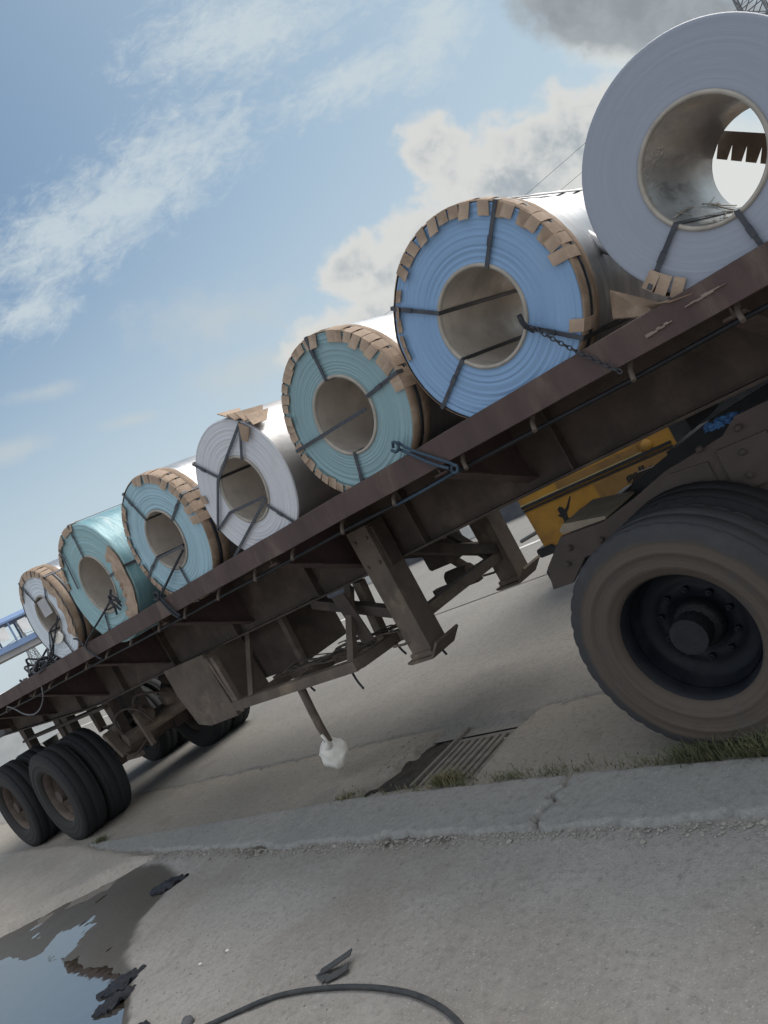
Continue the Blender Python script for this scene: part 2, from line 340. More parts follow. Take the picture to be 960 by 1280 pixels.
def lerpc(tab, x):
    if x <= tab[0][0]: return tab[0][1]
    for (a, p), (b, q) in zip(tab, tab[1:]):
        if x <= b: return p+(q-p)*(x-a)/(b-a)
    return tab[-1][1]
def sdpoly(p, x, y):        # signed distance, positive inside
    d = 1e9; ins = False; n = len(p)
    for i in range(n):
        ax, ay = p[i]; bx, by = p[(i+1) % n]; ex, ey = bx-ax, by-ay
        t = max(0, min(1, ((x-ax)*ex+(y-ay)*ey)/(ex*ex+ey*ey+1e-12)))
        d = min(d, math.hypot(x-ax-t*ex, y-ay-t*ey))
        if (ay > y) != (by > y) and x < (bx-ax)*(y-ay)/(by-ay)+ax: ins = not ins
    return d if ins else -d
# ------------------------------------------------------------------ ground
mb = MB(); B = 4000.0; xi0, xi1, yi0, yi1 = -17.0, 3.4, -2.4, 8.0
mb.add([(-B, -B, -.03), (B, -B, -.03), (B, B, -.03), (-B, B, -.03), (xi0, yi0, -.03), (xi1, yi0, -.03), (xi1, yi1, -.03), (xi0, yi1, -.03)],
       [(0, 1, 5, 4), (1, 2, 6, 5), (2, 3, 7, 6), (3, 0, 4, 7)])
obj('ground', mb, earth_m, kind='structure')
YU = [(-17, 2.98), (-9, 2.96), (-8.4, 2.97), (-5.9, 3.06), (-4.5, 3.10), (-2.65, 3.03), (-1.54, 2.95), (3.4, 2.9)]
YL = [(-17, 2.9), (-8.9, 2.92), (-8.4, 2.84), (-7, 2.72), (-4.4, 2.63), (-3, 2.62), (-1.5, 2.56), (3.4, 2.5)]
PUD = [(-8.3, 1.66), (-7.6, 2.22), (-7.0, 2.56), (-6.5, 2.58), (-5.95, 2.42), (-5.8, 2.2), (-5.72, 1.95), (-5.4, 1.68), (-5.05, 1.55), (-4.8, 1.38), (-4.52, 1.2), (-4.45, .8), (-5.2, .3), (-7, -.4), (-10, -.6), (-10.5, .2)]
def h_pave(x, y):
    h = .010*fbm(x*1.1, y*1.1, 3)+.0045*fbm(x*6, y*6, 9)+.004
    d = sdpoly(PUD, x, y)
    if d > -1:
        h -= .024*sst(-.22, .16, d+.07*fbm(x*2.0, y*2.0, 5)+.008*fbm(x*9, y*9))
        h = min(h, .02-.0375*sst(-.25, .12, d))
        e = (1.55-.28*(x+5.1))-y if x > -5.1 else (1.55+.03*(x+5.1))-y      # deeper water only near the camera side
        h += .0045*sst(.40, .12, math.hypot(x+6.2, y-1.95))*sst(-.1, .1, d)
        h -= .03*sst(-.08, .22, e+.05*fbm(x*2.0, y*2.0, 8)+.035*fbm(x*8, y*4, 4))*sst(-.1, .15, d)
    h -= .012*sst(-.14, .05, y-lerpc(YL, x)+.05*fbm(x*5, y*5, 3))       # worn away along the kerb
    return h
field('pavement', xi0, xi1, yi0, 3.0, .042, h_pave, pave_m)
mb = MB(); mb.add([(-11, -.9, -.0215), (-4.2, -.9, -.0215), (-4.2, 2.75, -.0215), (-11, 2.75, -.0215)], [(0, 1, 2, 3)])
obj('puddle', mb, waterm, kind='structure')
def h_kerb(x, y):
    e = .036*fbm(x*1.9, .3, 1)+.030*fbm(x*6.5, .8, 2)+.012*fbm(x*24, y*14, 2)
    f = y-(lerpc(YL, x)+e); b = lerpc(YU, x)+.015*fbm(x*2.3, 4.1)-y
    top = .026+.003*fbm(x*1.2, y*1.2, 6)+.0015*fbm(x*14, y*14, 2)
    return -.06+(top+.06)*sst(-.012, .006, f)*sst(-.02, .012, b)-.0*f
def kerb_piece(x0, x1, cut0, cut1):
    def fn(x, y):
        h = h_kerb(x, y)
        for c, s in ((cut0, 1), (cut1, -1)):
            if c is not None:
                dx = (x-(c+.05*fbm(y*9, c, 3)+.02*fbm(y*30, c, 3)+.10*(y-2.8)))*s
                h = -.06+(h+.06)*sst(.0, .008, dx)
        return h
    field('kerb', x0, x1, 2.44, 3.22, .021, fn, kerb_m, .011)
kerb_piece(-9.2, -2.36, None, -2.62); kerb_piece(-2.9, 3.2, -2.60, None)
SLAB = [(-6.75, 2.66), (-7.35, 2.25), (-8.05, 1.72), (-10, .3), (-12, -1.2), (-17.5, -3), (-17.5, 3.02), (-9.4, 3.0), (-8.75, 2.94), (-8.4, 2.86), (-7.6, 2.76)]
def h_slab(x, y):
    d = sdpoly(SLAB, x, y)+.02*fbm(x*4, y*4, 2)
    return -.06+(.115+.008*fbm(x*1.5, y*1.5, 8)+.002*fbm(x*9, y*9))*sst(-.07, .09, d)
field('concrete_slab', -16.9, -6.5, -2.4, 3.06, .045, h_slab, apron_m)
PIT = [(-4.62, 3.16), (-4.42, 3.42), (-4.36, 3.72), (-4.28, 3.94), (-3.62, 3.99), (-3.36, 3.93), (-3.44, 3.7), (-3.43, 3.17)]
def h_gut(x, y):
    h = .004+.006*fbm(x*1.3, y*1.3, 2)+.002*fbm(x*8, y*8)
    d = sdpoly(PIT, x, y)+.035*fbm(x*5, y*5, 7)+.02*fbm(x*16, y*16, 1)
    h -= .16*sst(-.012, .03, d) if d > -.05 else 0
    return h
field('gutter', -17, 3.4, 2.92, 4.08, .028, h_gut, gutter_m)
def h_pit_shade(x, y): return -.05+.022*fbm(x*4, y*4, 2, 3)+.012*fbm(x*14, y*14, 6)-.03*sst(-4.05, -3.95, x)*(1-sst(3.72, 3.8, y))
field('pit_shade_sheet', -4.75, -3.25, 3.05, 4.05, .03, h_pit_shade, pit_shade_m)  # dark sheet added in the pit to paint its shade
def h_road(x, y):
    e = y-(3.93+.04*fbm(x*1.6, 2.2)+.018*fbm(x*9, 3.3))
    h = .013+.005*fbm(x*.8, y*.8, 4)+.0015*fbm(x*7, y*7)
    return -.03+(h+.03)*sst(-.012, .008, e)*(1-.9*sst(7.2, 8.05, y))
field('road_edge', -17, 3.4, 3.8, 8.1, .05, h_road, road_m, .04)
mb = MB(); mb.add([(-900, 7.6, .004), (900, 7.6, .004), (900, 34, .004), (-900, 34, .004)], [(0, 1, 2, 3)])
mb.add([(-900, 3.9, .003), (-16.9, 3.9, .003), (-16.9, 7.6, .003), (-900, 7.6, .003)], [(0, 1, 2, 3)])
mb.add([(3.3, 3.9, .003), (900, 3.9, .003), (900, 7.6, .003), (3.3, 7.6, .003)], [(0, 1, 2, 3)])
obj('road', mb, road_m, kind='structure')
mb = MB()
for k in range(-6, 3):
    x = -6.2+k*6.0; mb.add([(x-1.5, 9.86, .009), (x+1.5, 9.86, .009), (x+1.5, 9.99, .009), (x-1.5, 9.99, .009)], [(0, 1, 2, 3)])
obj('lane_marking', mb, concrete_w, kind='structure')
mb = MB()   # raised median behind the painted kerb
mb.box((-120, 13.75, -.02), (60, 17.2, .19)); obj('median', mb, gutter_m, kind='structure')
# painted kerb stones of the median, each a thing
me_k = {}
for k in range(26):
    x = -34+k*1.72; blk = k % 2 == 0; key = blk
    if key not in me_k:
        mb = MB(); mb.prism([(0, 0), (1.70, 0), (1.70, .30), (1.67, .34), (.03, .34), (0, .30)], 0, .26)
        o = obj('kerb_stone', mb, concrete_b if blk else concrete_w); me_k[key] = o
    else:
        o = me_k[key].copy(); COL.objects.link(o)
    o.location = (x, 13.49, .002)
    tag(o, ('black' if blk else 'white')+' painted kerb stone of the median across the road', 'kerb stone', ('black' if blk else 'white')+' painted kerb stones of the median')
# ------------------------------------------------------------------ drain grate in the broken gutter
g = empty('drain_grate', (-3.7, 3.45, -.05), 'iron drain grate with parallel bars sunk in the broken gutter hole', 'drain grate')
mb = MB()
for a, b in (((-3.97, 3.17, -.06), (-3.42, 3.205, -.02)), ((-3.97, 3.72, -.06), (-3.42, 3.755, -.02)), ((-3.97, 3.207, -.06), (-3.935, 3.718, -.02)), ((-3.455, 3.207, -.06), (-3.42, 3.718, -.02))): mb.box(a, b)
obj('frame', mb, grate_m, g)
b0 = None
for k in range(7):
    x = -3.905+k*.070
    if b0 is None:
        mb = MB(); mb.box((x, 3.206, -.052), (x+.036, 3.719, -.016), .006); b0 = obj('bar', mb, grate_m, g, (x, 3.46, -.03))
    else: dup(b0, g, (x, 3.46, -.03+random.uniform(-.003, .003)))
mb = MB(); mb.bar((-4.06, 3.24, -.035), (-4.0, 3.9, -.015), .035, .02); obj('loose_bar', mb, grate_m, g)
# ------------------------------------------------------------------ wheels
def tyre_mesh(c, r=.54, wd=.28, rb=.305, y0=0):
    h = wd/2; mb = MB()
    P = [(rb, -h*.72), (rb+.012, -h*.86), (rb+.05, -h*.98), (rb+.058, -h*1.0), (rb+.063, -h*.985), (r-.125, -h*1.03), (r-.12, -h*1.055), (r-.112, -h*1.03), (r-.075, -h*.99), (r-.07, -h*1.0), (r-.062, -h*.975), (r-.03, -h*.93), (r-.012, -h*.86), (r-.003, -h*.78)]
    tr = []
    for q in (-.42, 0.0, .42):
        tr += [(r, (q-.022)*wd*.8), (r-.004, (q-.016)*wd*.8), (r-.004, (q+.016)*wd*.8), (r, (q+.022)*wd*.8)]
    prof = P+tr+[(a, -b) for a, b in reversed(P)]
    lug = lambda a, rr, y: -.007 if rr > r-.05 and abs(y) > h*.70 and int((a/(2*pi))*144+.5) % 4 == 0 else 0.0
    mb.lathe(prof, c, 144, closed=True, fn=lug); return mb
def make_wheel(parent, c, face=-1, rimmat=rim_rusty, dish=.20, hub=True, r=.545, wd=.305, tm=None):
    """wheel part (pressed disc and rim) with tyre, hub and nuts under it; face -1 looks to -Y"""
    s = -face; cx, cy, cz = c; h = wd/2
    L = lambda prof: [(a, b*s) for a, b in prof]
    mb = MB()
    mb.lathe(L([(.318, -h*.80), (.322, -h*.74), (.300, -h*.66), (.292, -h*.3), (.285, -h*.05), (.272, dish-h*.9), (.262, dish-h*.80), (.225, dish-h*.72), (.20, dish-h*.72), (.19, dish-h*.78), (.145, dish-h*.80), (.14, dish-h*.7), (.0, dish-h*.7)]), c, 56)
    mb.lathe(L([(.322, -h*.74), (.322, h*.85), (.31, h*.85), (.285, -h*.2)]), c, 56)
    wh = obj('wheel', mb, rimmat, parent, c)
    obj('tyre', tyre_mesh(c, r, wd), tm or rubber, wh, c)
    if hub:
        mb = MB(); d = dish-h*.8
        mb.lathe(L([(.118, d+.01), (.114, d-.03), (.10, d-.05), (.088, d-.055), (.080, d-.075), (.04, d-.082), (.0, d-.083)]), c, 28)
        obj('hub', mb, hubm, wh)
        n0 = None
        for k in range(10):
            a = 2*pi*k/10+.2; p = (cx+.168*cos(a), cy+(d-.012)*s, cz+.168*sin(a))
            if n0 is None:
                mb = MB(); mb.lathe(L([(.015, .012), (.015, -.014), (.008, -.016), (.007, -.024), (0, -.024)]), p, 6, smooth=False); n0 = obj('lug_nut', mb, rimmat, wh, p)
            else: dup(n0, wh, p)
    return wh
# ------------------------------------------------------------------ flatbed trailer
TR = empty('flatbed_trailer', (-6, 4.3, 0), 'long brown steel flatbed trailer loaded with steel coils, parked along the kerb', 'trailer')
XE, XF = -12.3, .75
def rail(yf, s):       # channel section side rail, flange lips top and bottom
    mb = MB(); n = 60
    for i in range(n):
        a = XE+(XF-XE)*i/n; b = XE+(XF-XE)*(i+1)/n
        oa, ob = [.006*fbm(q*1.7, yf, 2) for q in (a, b)]
        sec = [(0, .0), (0, .13), (.055, .135), (.055, .122), (.012, .118), (.012, .012), (.055, .008), (.055, -.004)]
        vs = [(a, yf+s*(y+oa), 1.722+z+oa*.6) for y, z in sec]+[(b, yf+s*(y+ob), 1.722+z+ob*.6) for y, z in sec]
        k = len(sec); mb.add(vs, [(j, (j+1) % k, (j+1) % k+k, j+k) for j in range(k)])
    return mb
obj('side_rail', rail(3.05, 1), rust, TR, (-6, 3.05, 1.78)); obj('side_rail', rail(5.55, -1), rust, TR, (-6, 5.55, 1.78))
mb = MB(); mb.box((XE, 3.107, 1.745), (XF, 5.493, 1.775)); obj('deck', mb, rustd, TR, (-6, 4.3, 1.76))
mb = MB(); mb.box((XE-.01, 3.06, 1.70), (XE+.05, 5.54, 1.85)); obj('end_rail', mb, rust, TR)
# flat scuffs of lifted paint on the near rail
for (xa, xb, z) in ((-1.215, -1.10, 1.772), (-1.035, -.875, 1.795)):
    mb = MB(); n = 7
    for k in range(n):
        x = xa+(xb-xa)*k/n; mb.box((x, 3.0405, z+.006*k/n+random.uniform(-.004, .002)), (x+(xb-xa)/n*1.0, 3.049, z+.006+random.uniform(.0, .008)))
    obj('paint_scuff', mb, mat('scuffed paint', (.26, .2, .17), (.19, .15, .13), .7, 0, 20), TR)
BZ = [(-12.3, 1.36), (-9.4, 1.22), (-8.7, 1.21), (-7.3, 1.245), (-4.1, 1.29), (-2.9, 1.325), (-1.6, 1.35), (.75, 1.37)]
def beam(yc):
    mb = MB(); xs = [p[0] for p in BZ]
    lo = [(x, lerpc(BZ, x)) for x in xs]
    mb.prism([(x, z+.012) for x, z in lo]+[(XF, 1.742), (XE, 1.742)], yc-.007, yc+.007)
    mb.prism([(x, z) for x, z in lo]+[(x, z+.016) for x, z in reversed(lo)], yc-.075, yc+.075)
    for x in [-11.8+k*1.2 for k in range(10)]:       # web stiffeners
        for q in (-1, 1): mb.box((x, min(yc+q*.009, yc+q*.07), lerpc(BZ, x)+.02), (x+.012, max(yc+q*.009, yc+q*.07), 1.74))
    return mb
obj('main_beam', beam(3.84), rustd, TR, (-6, 3.84, 1.5)); obj('main_beam', beam(4.76), rustd, TR, (-6, 4.76, 1.5))
# outriggers: tapered brackets from the beams to the rails
for k in range(9):
    x = -.92-k*1.56
    if x < XE+.2: break
    for s, ya, yb in ((1, 3.108, 3.83), (-1, 5.492, 4.77)):
        mb = MB(); zb = lerpc(BZ, x)+.07
        pr = [(ya, 1.742), (ya, 1.69), (yb, zb), (yb, 1.742)]
        for x0, x1 in ((x-.005, x+.005),):
            mb.add([(x0, y, z) for y, z in pr]+[(x1, y, z) for y, z in pr], [(0, 1, 2, 3), (7, 6, 5, 4)]+[(i, i+4, (i+1) % 4+4, (i+1) % 4) for i in range(4)])
        mb.bar((x, ya, 1.684), (x, yb, zb-.006), .085, .010)
        obj('outrigger', mb, rust if s == 1 else rustd, TR, (x, (ya+yb)/2, 1.6))
for k in range(16):                                  # cross members between the beams
    x = -11.7+k*.8; mb = MB(); mb.box((x, 3.85, 1.60), (x+.05, 4.75, 1.74)); obj('cross_member', mb, rustd, TR, (x, 4.3, 1.67))
mb = MB(); mb.tube([(XE+.1+k*.47, 3.135+.004*random.uniform(-1, 1), 1.655+.006*random.uniform(-1, 1)) for k in range(28)], .011, 8); obj('rope_rail', mb, darksteel, TR, (-6, 3.135, 1.655))
pg = None
for k in range(26):
    x = -.90-k*.476+random.uniform(-.03, .03); p = (x, 3.11, 1.69)
    if pg is None:
        mb = MB(); mb.tube([(x-.0, 3.13, 1.725), (x-.0, 3.09, 1.69), (x+.012, 3.055, 1.652)], .0115, 8); pg = obj('rope_peg', mb, dirtsteel, TR, p)
    else: dup(pg, TR, p, (random.uniform(-.15, .15), random.uniform(-.2, .2), 0))
# landing legs
def leg(yc, x=-3.74):
    s = 1 if yc > 4.3 else -1
    mb = MB(); mb.prism([(x-.10, 1.62), (x-.09, .70), (x+.09, .70), (x+.10, 1.62)], yc-.09, yc+.09)
    L = obj('landing_leg', mb, dirtsteel, TR, (x, yc, 1.15))
    mb = MB(); mb.prism([(x-.135, .655), (x-.10, .645), (x+.10, .645), (x+.20, .735), (x+.19, .75), (x+.095, .665), (x-.135, .668)], yc-.13, yc+.13); mb.box((x-.105, yc-.105, .669), (x+.095, yc+.105, .705)); obj('foot_plate', mb, dirtsteel, L)
    mb = MB(); mb.tube([(x-.03, yc-.075, .80), (x-.10, yc-.10, .79), (x-.20, yc-.11, .80)], .010, 6); obj('crank_pin', mb, dirtsteel, L)
    mb = MB(); mb.box((x-.125, yc-.06, 1.30), (x-.102, yc+.06, 1.60)); obj('leg_bracket', mb, rustd, L); mb = MB(); mb.box((x+.102, yc-.06, 1.30), (x+.125, yc+.06, 1.60)); obj('leg_bracket', mb, rustd, L)
    mb = MB()
    for q in range(4): mb.lathe([(.014, .0), (.014, -.012), (0, -.013)], (x-.06+.12*(q % 2), yc-.0905*1, 1.36+.18*(q//2)), 6, smooth=False)
    o = obj('bolt', mb, dirtsteel, L); o['kind'] = 'stuff'
    return L
leg(3.70); leg(4.90)
mb = MB(); mb.bar((-3.745, 3.78, .90), (-3.745, 4.82, .90), .09, .075); obj('leg_cross_brace', mb, dirtsteel, TR, (-3.745, 4.3, .9))
for a, b in (((-3.82, 3.70, .98), (-4.75, 3.82, 1.27)), ((-3.82, 4.90, .98), (-4.75, 4.78, 1.27)), ((-3.72, 4.80, .95), (-3.72, 3.95, 1.33))):
    mb = MB(); mb.bar(a, b, .06, .075); obj('leg_brace', mb, rustd, TR, a)
# spare-wheel rack hung under the near beam
RK = [((-4.28, 3.8, 1.27), (-4.16, 3.38, .82), .055), ((-4.18, 3.82, 1.28), (-4.26, 3.84, .80), .075), ((-5.70, 3.8, 1.25), (-5.45, 3.38, .83), .045), ((-5.66, 3.38, 1.26), (-5.63, 3.38, .76), .05), ((-5.85, 3.45, 1.26), (-5.72, 3.42, .78), .05)]
for a, b, wd in RK:
    mb = MB(); mb.bar(a, b, wd, wd*.9); obj('rack_post', mb, dirtsteel, TR, a)
for a, b, wd in (((-5.7, 3.38, .82), (-4.10, 3.38, .82), .07), ((-5.7, 3.84, .80), (-4.0, 3.86, .80), .065), ((-4.13, 3.41, .815), (-4.13, 3.82, .80), .065), ((-5.5, 3.41, .815), (-5.5, 3.82, .80), .06), ((-4.9, 3.41, .815), (-4.9, 3.82, .80), .05)):
    mb = MB(); mb.bar(a, b, wd, .075); obj('rack_rail', mb, dirtsteel, TR, a)
mb = MB(); mb.prism([(-4.235, .86), (-4.11, .86), (-4.16, 1.27), (-4.30, 1.27)], 3.62, 3.632); obj('rack_gusset', mb, rustd, TR)
random.seed(3); mb = MB()
for k in range(13):
    x = random.uniform(-5.5, -4.5); y = random.uniform(3.5, 3.85); pts = []
    a = random.uniform(-.3, .3)
    for i in range(7): pts.append((x+.13*i+random.uniform(-.03, .03), y+a*.13*i+random.uniform(-.03, .03), .855+.03*random.random()+.05*max(0, sin(i+k))))
    mb.tube(pts, random.choice((.005, .006, .009)), 5, 1)
obj('tangled_cable', mb, rustd, TR, (-4.5, 3.8, .86), 'stuff')
for (x, l) in ((-4.25, .16), (-4.75, .07), (-3.75, .15), (-3.68, .19), (-4.02, .1)):
    mb = MB(); mb.tube([(x, 3.42 if x < -4.1 else 3.7, .80), (x+.015, 3.41 if x < -4.1 else 3.7, .80-l*.6), (x+.05, 3.4 if x < -4.1 else 3.69, .80-l)], .008, 6, 1); obj('rope_end', mb, rope_dark, TR)
mb = MB(); mb.tube([(-4.82, 3.39, .80), (-4.86, 3.40, .52), (-4.90, 3.43, .30)], [.034, .032, .032], 10, 1); obj('hanging_pole', mb, dirtsteel, TR, (-4.85, 3.4, .6))
# far-side rack and braces seen between the legs
for a, b, wd in (((-4.42, 4.9, 1.24), (-4.36, 5.2, .80), .06), ((-4.15, 4.9, 1.24), (-4.08, 5.2, .80), .06), ((-4.55, 5.2, .80), (-3.95, 5.2, .80), .07), ((-4.5, 4.82, .80), (-4.0, 4.82, .80), .065), ((-4.2, 4.85, .80), (-4.2, 5.2, .80), .06)):
    mb = MB(); mb.bar(a, b, wd, wd); obj('rack_post' if abs(a[2]-b[2]) > .1 else 'rack_rail', mb, rustd, TR, a)
mb = MB(); mb.box((-4.48, 4.86, .98), (-4.18, 5.1, 1.2), .02); mb.tube([(-4.45, 5.0, .84), (-4.2, 5.0, .84)], .07, 14); obj('valve_box', mb, rustd, TR, (-4.3, 5, 1))
mb = MB(); mb.box((-6.35, 4.02, .80), (-5.50, 4.6, 1.26), .02)
obj('tool_box', mb, rustd, TR, (-5.6, 4.36, 1.03))
mb = MB(); mb.bar((-5.44, 4.0, 1.29), (-5.47, 4.0, .80), .06, .05); obj('rack_post', mb, dirtsteel, TR, (-5.45, 4, 1))
# mudguard plate before the rear wheels
mb = MB(); mb.prism([(-6.84, 1.29), (-6.10, 1.285), (-6.06, .68), (-6.55, .665), (-6.74, .71), (-6.83, 1.02)], 3.56, 3.60); mb.prism([(-6.14, 1.27), (-6.085, 1.27), (-6.045, .70), (-6.10, .70)], 3.603, 3.98); obj('mudguard', mb, dirtsteel, TR, (-6.4, 3.6, 1.0))
for a, b in (((-6.9, 4.62, 1.30), (-6.1, 4.66, .75)),):
    mb = MB(); mb.box((-6.8, 4.6, .72), (-6.1, 4.64, 1.27)); obj('mudguard', mb, rustd, TR, (-6.4, 4.6, 1.0))
# axles, springs, brake chambers and wheels
AX = (-9.43, -10.92)
w0 = None
for ax in AX:
    mb = MB(); mb.tube([(ax, 3.1, .54), (ax, 5.5, .54)], .07, 14); mb.box((ax-.09, 3.75, .45), (ax+.09, 3.93, .63)); mb.box((ax-.09, 4.67, .45), (ax+.09, 4.85, .63)); obj('axle', mb, rustd, TR, (ax, 4.3, .54))
    for y in (3.84, 4.76):
        for k in range(7):
            h = .58-k*.068; mb = MB(); z0 = .66+k*.017
            mb.tube([(ax+h*(q/4-1), y, z0+.11*(h*(q/4-1)/.58)**2) for q in range(9)], .0085, 4); o = obj('spring_leaf', mb, rustd, TR, (ax, y, z0)); o.scale = (1, 4.2, 1)
        for xx in (ax-.62, ax+.62):
            mb = MB(); mb.prism([(xx-.09, lerpc(BZ, xx)+.01), (xx+.09, lerpc(BZ, xx)+.01), (xx+.04, .72), (xx-.04, .72)], y-.055, y+.055); obj('spring_hanger', mb, rustd, TR, (xx, y, .95))
    for y in (3.78, 4.82):
        mb = MB(); mb.tube([(ax+.30, y+.06, .82), (ax+.46, y+.06, .86), (ax+.50, y+.06, .87)], [.085, .088, .06], 16); mb.tube([(ax+.50, y+.06, .87), (ax+.62, y+.06, .90)], .075, 16); mb.tube([(ax+.1, y+.06, .70), (ax+.3, y+.06, .82)], .018, 8); obj('brake_chamber', mb, dirtsteel, TR, (ax+.4, y, .85))
    for y, f in ((3.205, -1), (3.53, 1), (5.07, -1), (5.395, 1)):
        if w0 is None or f == 1 and not isinstance(w0, tuple):
            wh = make_wheel(TR, (ax, y, .54), f); w0 = wh if w0 is None else (w0, wh)
        else: dup(w0[0] if f == -1 else w0[1], TR, (ax, y, .54))
# torsion tube and hoses before the first axle
mb = MB(); mb.tube([(-8.6, 3.70, .745), (-8.6, 4.9, .745)], .075, 14); obj('torque_tube', mb, dirtsteel, TR, (-8.6, 4.3, .74))
for (x, y, z) in ((-8.52, 3.98, .88), (-8.45, 4.32, .93)):
    mb = MB(); mb.lathe([(.0, -.10), (.06, -.10), (.095, -.07), (.10, -.01), (.115, .0), (.10, .012), (.095, .07), (.05, .11), (0, .11)], (x, y, z), 20); obj('brake_chamber', mb, dirtsteel, TR, (x, y, z))
for k, pts in enumerate((((-8.62, 3.72, .80), (-8.66, 3.70, 1.0), (-8.5, 3.78, 1.08), (-8.3, 3.86, 1.0), (-8.2, 3.9, .8)), ((-8.4, 3.9, .95), (-8.35, 3.85, 1.1), (-8.2, 3.9, 1.15), (-8.0, 4.1, 1.0)), ((-8.66, 3.66, .70), (-8.55, 3.62, .60), (-8.42, 3.66, .58), (-8.35, 3.8, .66)))):
    mb = MB(); mb.tube(pts, .012, 7, 2); obj('air_hose', mb, rustd, TR, pts[0])
for a, b, wd in (((-8.75, 3.62, .92), (-8.6, 3.64, .62), .11), ((-8.72, 3.7, .56), (-8.40, 3.7, .56), .06), ((-8.35, 3.82, .98), (-8.30, 3.82, .58), .05)):
    mb = MB(); mb.bar(a, b, wd, .05); obj('bracket', mb, dirtsteel, TR, a)
mb = MB(); mb.prism([(-11.5, 1.16), (-8.75, 1.16), (-8.75, 1.19), (-11.5, 1.19)], 3.72, 3.9); obj('spring_seat', mb, rustd, TR)
mb = MB(); mb.tube([(-8.9, 4.66, 1.12), (-7.3, 4.66, 1.12)], .13, 16); obj('air_tank', mb, rustd, TR, (-8, 4.6, 1.1))
# king-pin frame at the front, over the tractor
mb = MB(); mb.box((-2.15, 3.92, 1.375), (.7, 4.68, 1.395)); mb.box((-2.15, 3.93, 1.40), (-2.08, 4.67, 1.60)); obj('kingpin_plate', mb, rustd, TR, (-.8, 4.3, 1.38))
# ------------------------------------------------------------------ tractor truck (rear end in view)
TK = empty('tractor_truck', (-1.7, 4.3, 0), 'dusty brown tractor unit rear with big black-rimmed dual wheels under the trailer front', 'truck')
wf = make_wheel(TK, (-1.70, 3.195, .54), -1, rim_black, .185, tm=dusty_tyre)
mb = MB(); c = (-1.70, 3.195, .54)
wi = make_wheel(TK, (-1.70, 3.53, .54), 1, rim_black, .12)
dup(wi, TK, (-1.70, 5.41, .54)); dup(wf, TK, (-1.70, 5.08, .54))
mb = MB(); mb.tube([(-1.7, 3.1, .54), (-1.7, 5.5, .54)], .085, 16); mb.lathe([(0, -.2), (.16, -.18), (.22, -.05), (.22, .05), (.16, .18), (0, .2)], (-1.7, 4.3, .54), 20); obj('axle', mb, darksteel, TK, (-1.7, 4.3, .54))
def plate(pts, y0, y1): return MB().prism(pts, y0, y1)
side = [(-2.635, .786), (-2.50, .785), (-2.35, .90), (-1.2, .90), (1.2, .90), (1.2, 1.27), (-1.136, 1.277), (-1.295, 1.272), (-1.385, 1.211), (-1.716, 1.163), (-1.938, 1.094), (-2.15, 1.043), (-2.428, 1.052), (-2.60, .915)]
obj('frame_rail', plate(side, 3.70, 3.74), tractorpaint, TK, (-1.7, 3.7, 1.0)); obj('frame_rail', plate(side, 4.86, 4.90), tractorpaint, TK, (-1.7, 4.9, 1.0))
mb = MB(); mb.prism([(-2.428, 1.055), (-2.15, 1.046), (-2.14, 1.062), (-2.40, 1.11), (-2.44, 1.08)], 3.742, 4.16); obj('ramp', mb, mat('pale top-lit ramp', (.33, .275, .215), (.25, .21, .165), .85, 0, 5, .2, 40), TK, (-2.3, 3.95, 1.06))  # pale colour stands for light on the upward-facing ramp
# overlapping side plates, each with its edge standing proud, and bolts
for pts, d in (([(-1.90, .985), (-1.50, .985), (-1.50, 1.13), (-1.70, 1.145), (-1.90, 1.06)], .012), ([(-1.44, .94), (-1.20, .94), (-1.20, 1.16), (-1.44, 1.16)], .018), ([(-1.16, .92), (.6, .92), (.6, 1.12), (-1.16, 1.12)], .01)):
    obj('side_plate', plate(pts, 3.70-d, 3.699), tractorpaint, TK, (pts[0][0], 3.7, 1.0))
bt = None
for x, z in ((-2.46, .90), (-2.40, .98), (-2.2, .96), (-1.5, 1.20), (-1.3, 1.22), (-1.35, 1.0), (-1.33, 1.11), (-1.22, 1.04), (-1.05, 1.2), (-1.7, 1.03)):
    p = (x, 3.69, z)
    if bt is None:
        mb = MB(); mb.lathe([(.017, .012), (.016, -.008), (.008, -.014), (0, -.014)], p, 8); bt = obj('bolt', mb, tractorpaint, TK, p)
    else: dup(bt, TK, p if x < -1.95 else (x, 3.676, z))
mb = MB(); mb.prism([(-2.135, 1.10), (-1.60, 1.245), (-1.2, 1.30), (-.4, 1.33), (-.4, 1.20), (-1.5, .98), (-2.19, .93), (-2.36, .935)], 4.19, 4.24); mb.box((-1.9, 4.24, 1.0), (-.5, 4.8, 1.18)); obj('fifth_wheel', mb, darksteel, TK, (-1.4, 4.3, 1.15))
mb = MB(); mb.box((-2.55, 3.745, .82), (-2.48, 4.855, 1.0)); obj('rear_crossmember', mb, darksteel, TK, (-2.5, 4.3, .9))
mb = MB(); mb.prism([(-1.82, 1.20), (-1.70, 1.24), (-1.62, 1.27), (-1.66, 1.36), (-1.83, 1.345)], 4.5, 4.62); obj('locking_jaw', mb, darksteel, TK, (-1.7, 4.5, 1.27))
mb = MB(); mb.box((-2.66, 3.755, .80), (-2.552, 3.85, .90), .02); obj('rear_lamp', mb, darksteel, TK, (-2.62, 3.8, .85))
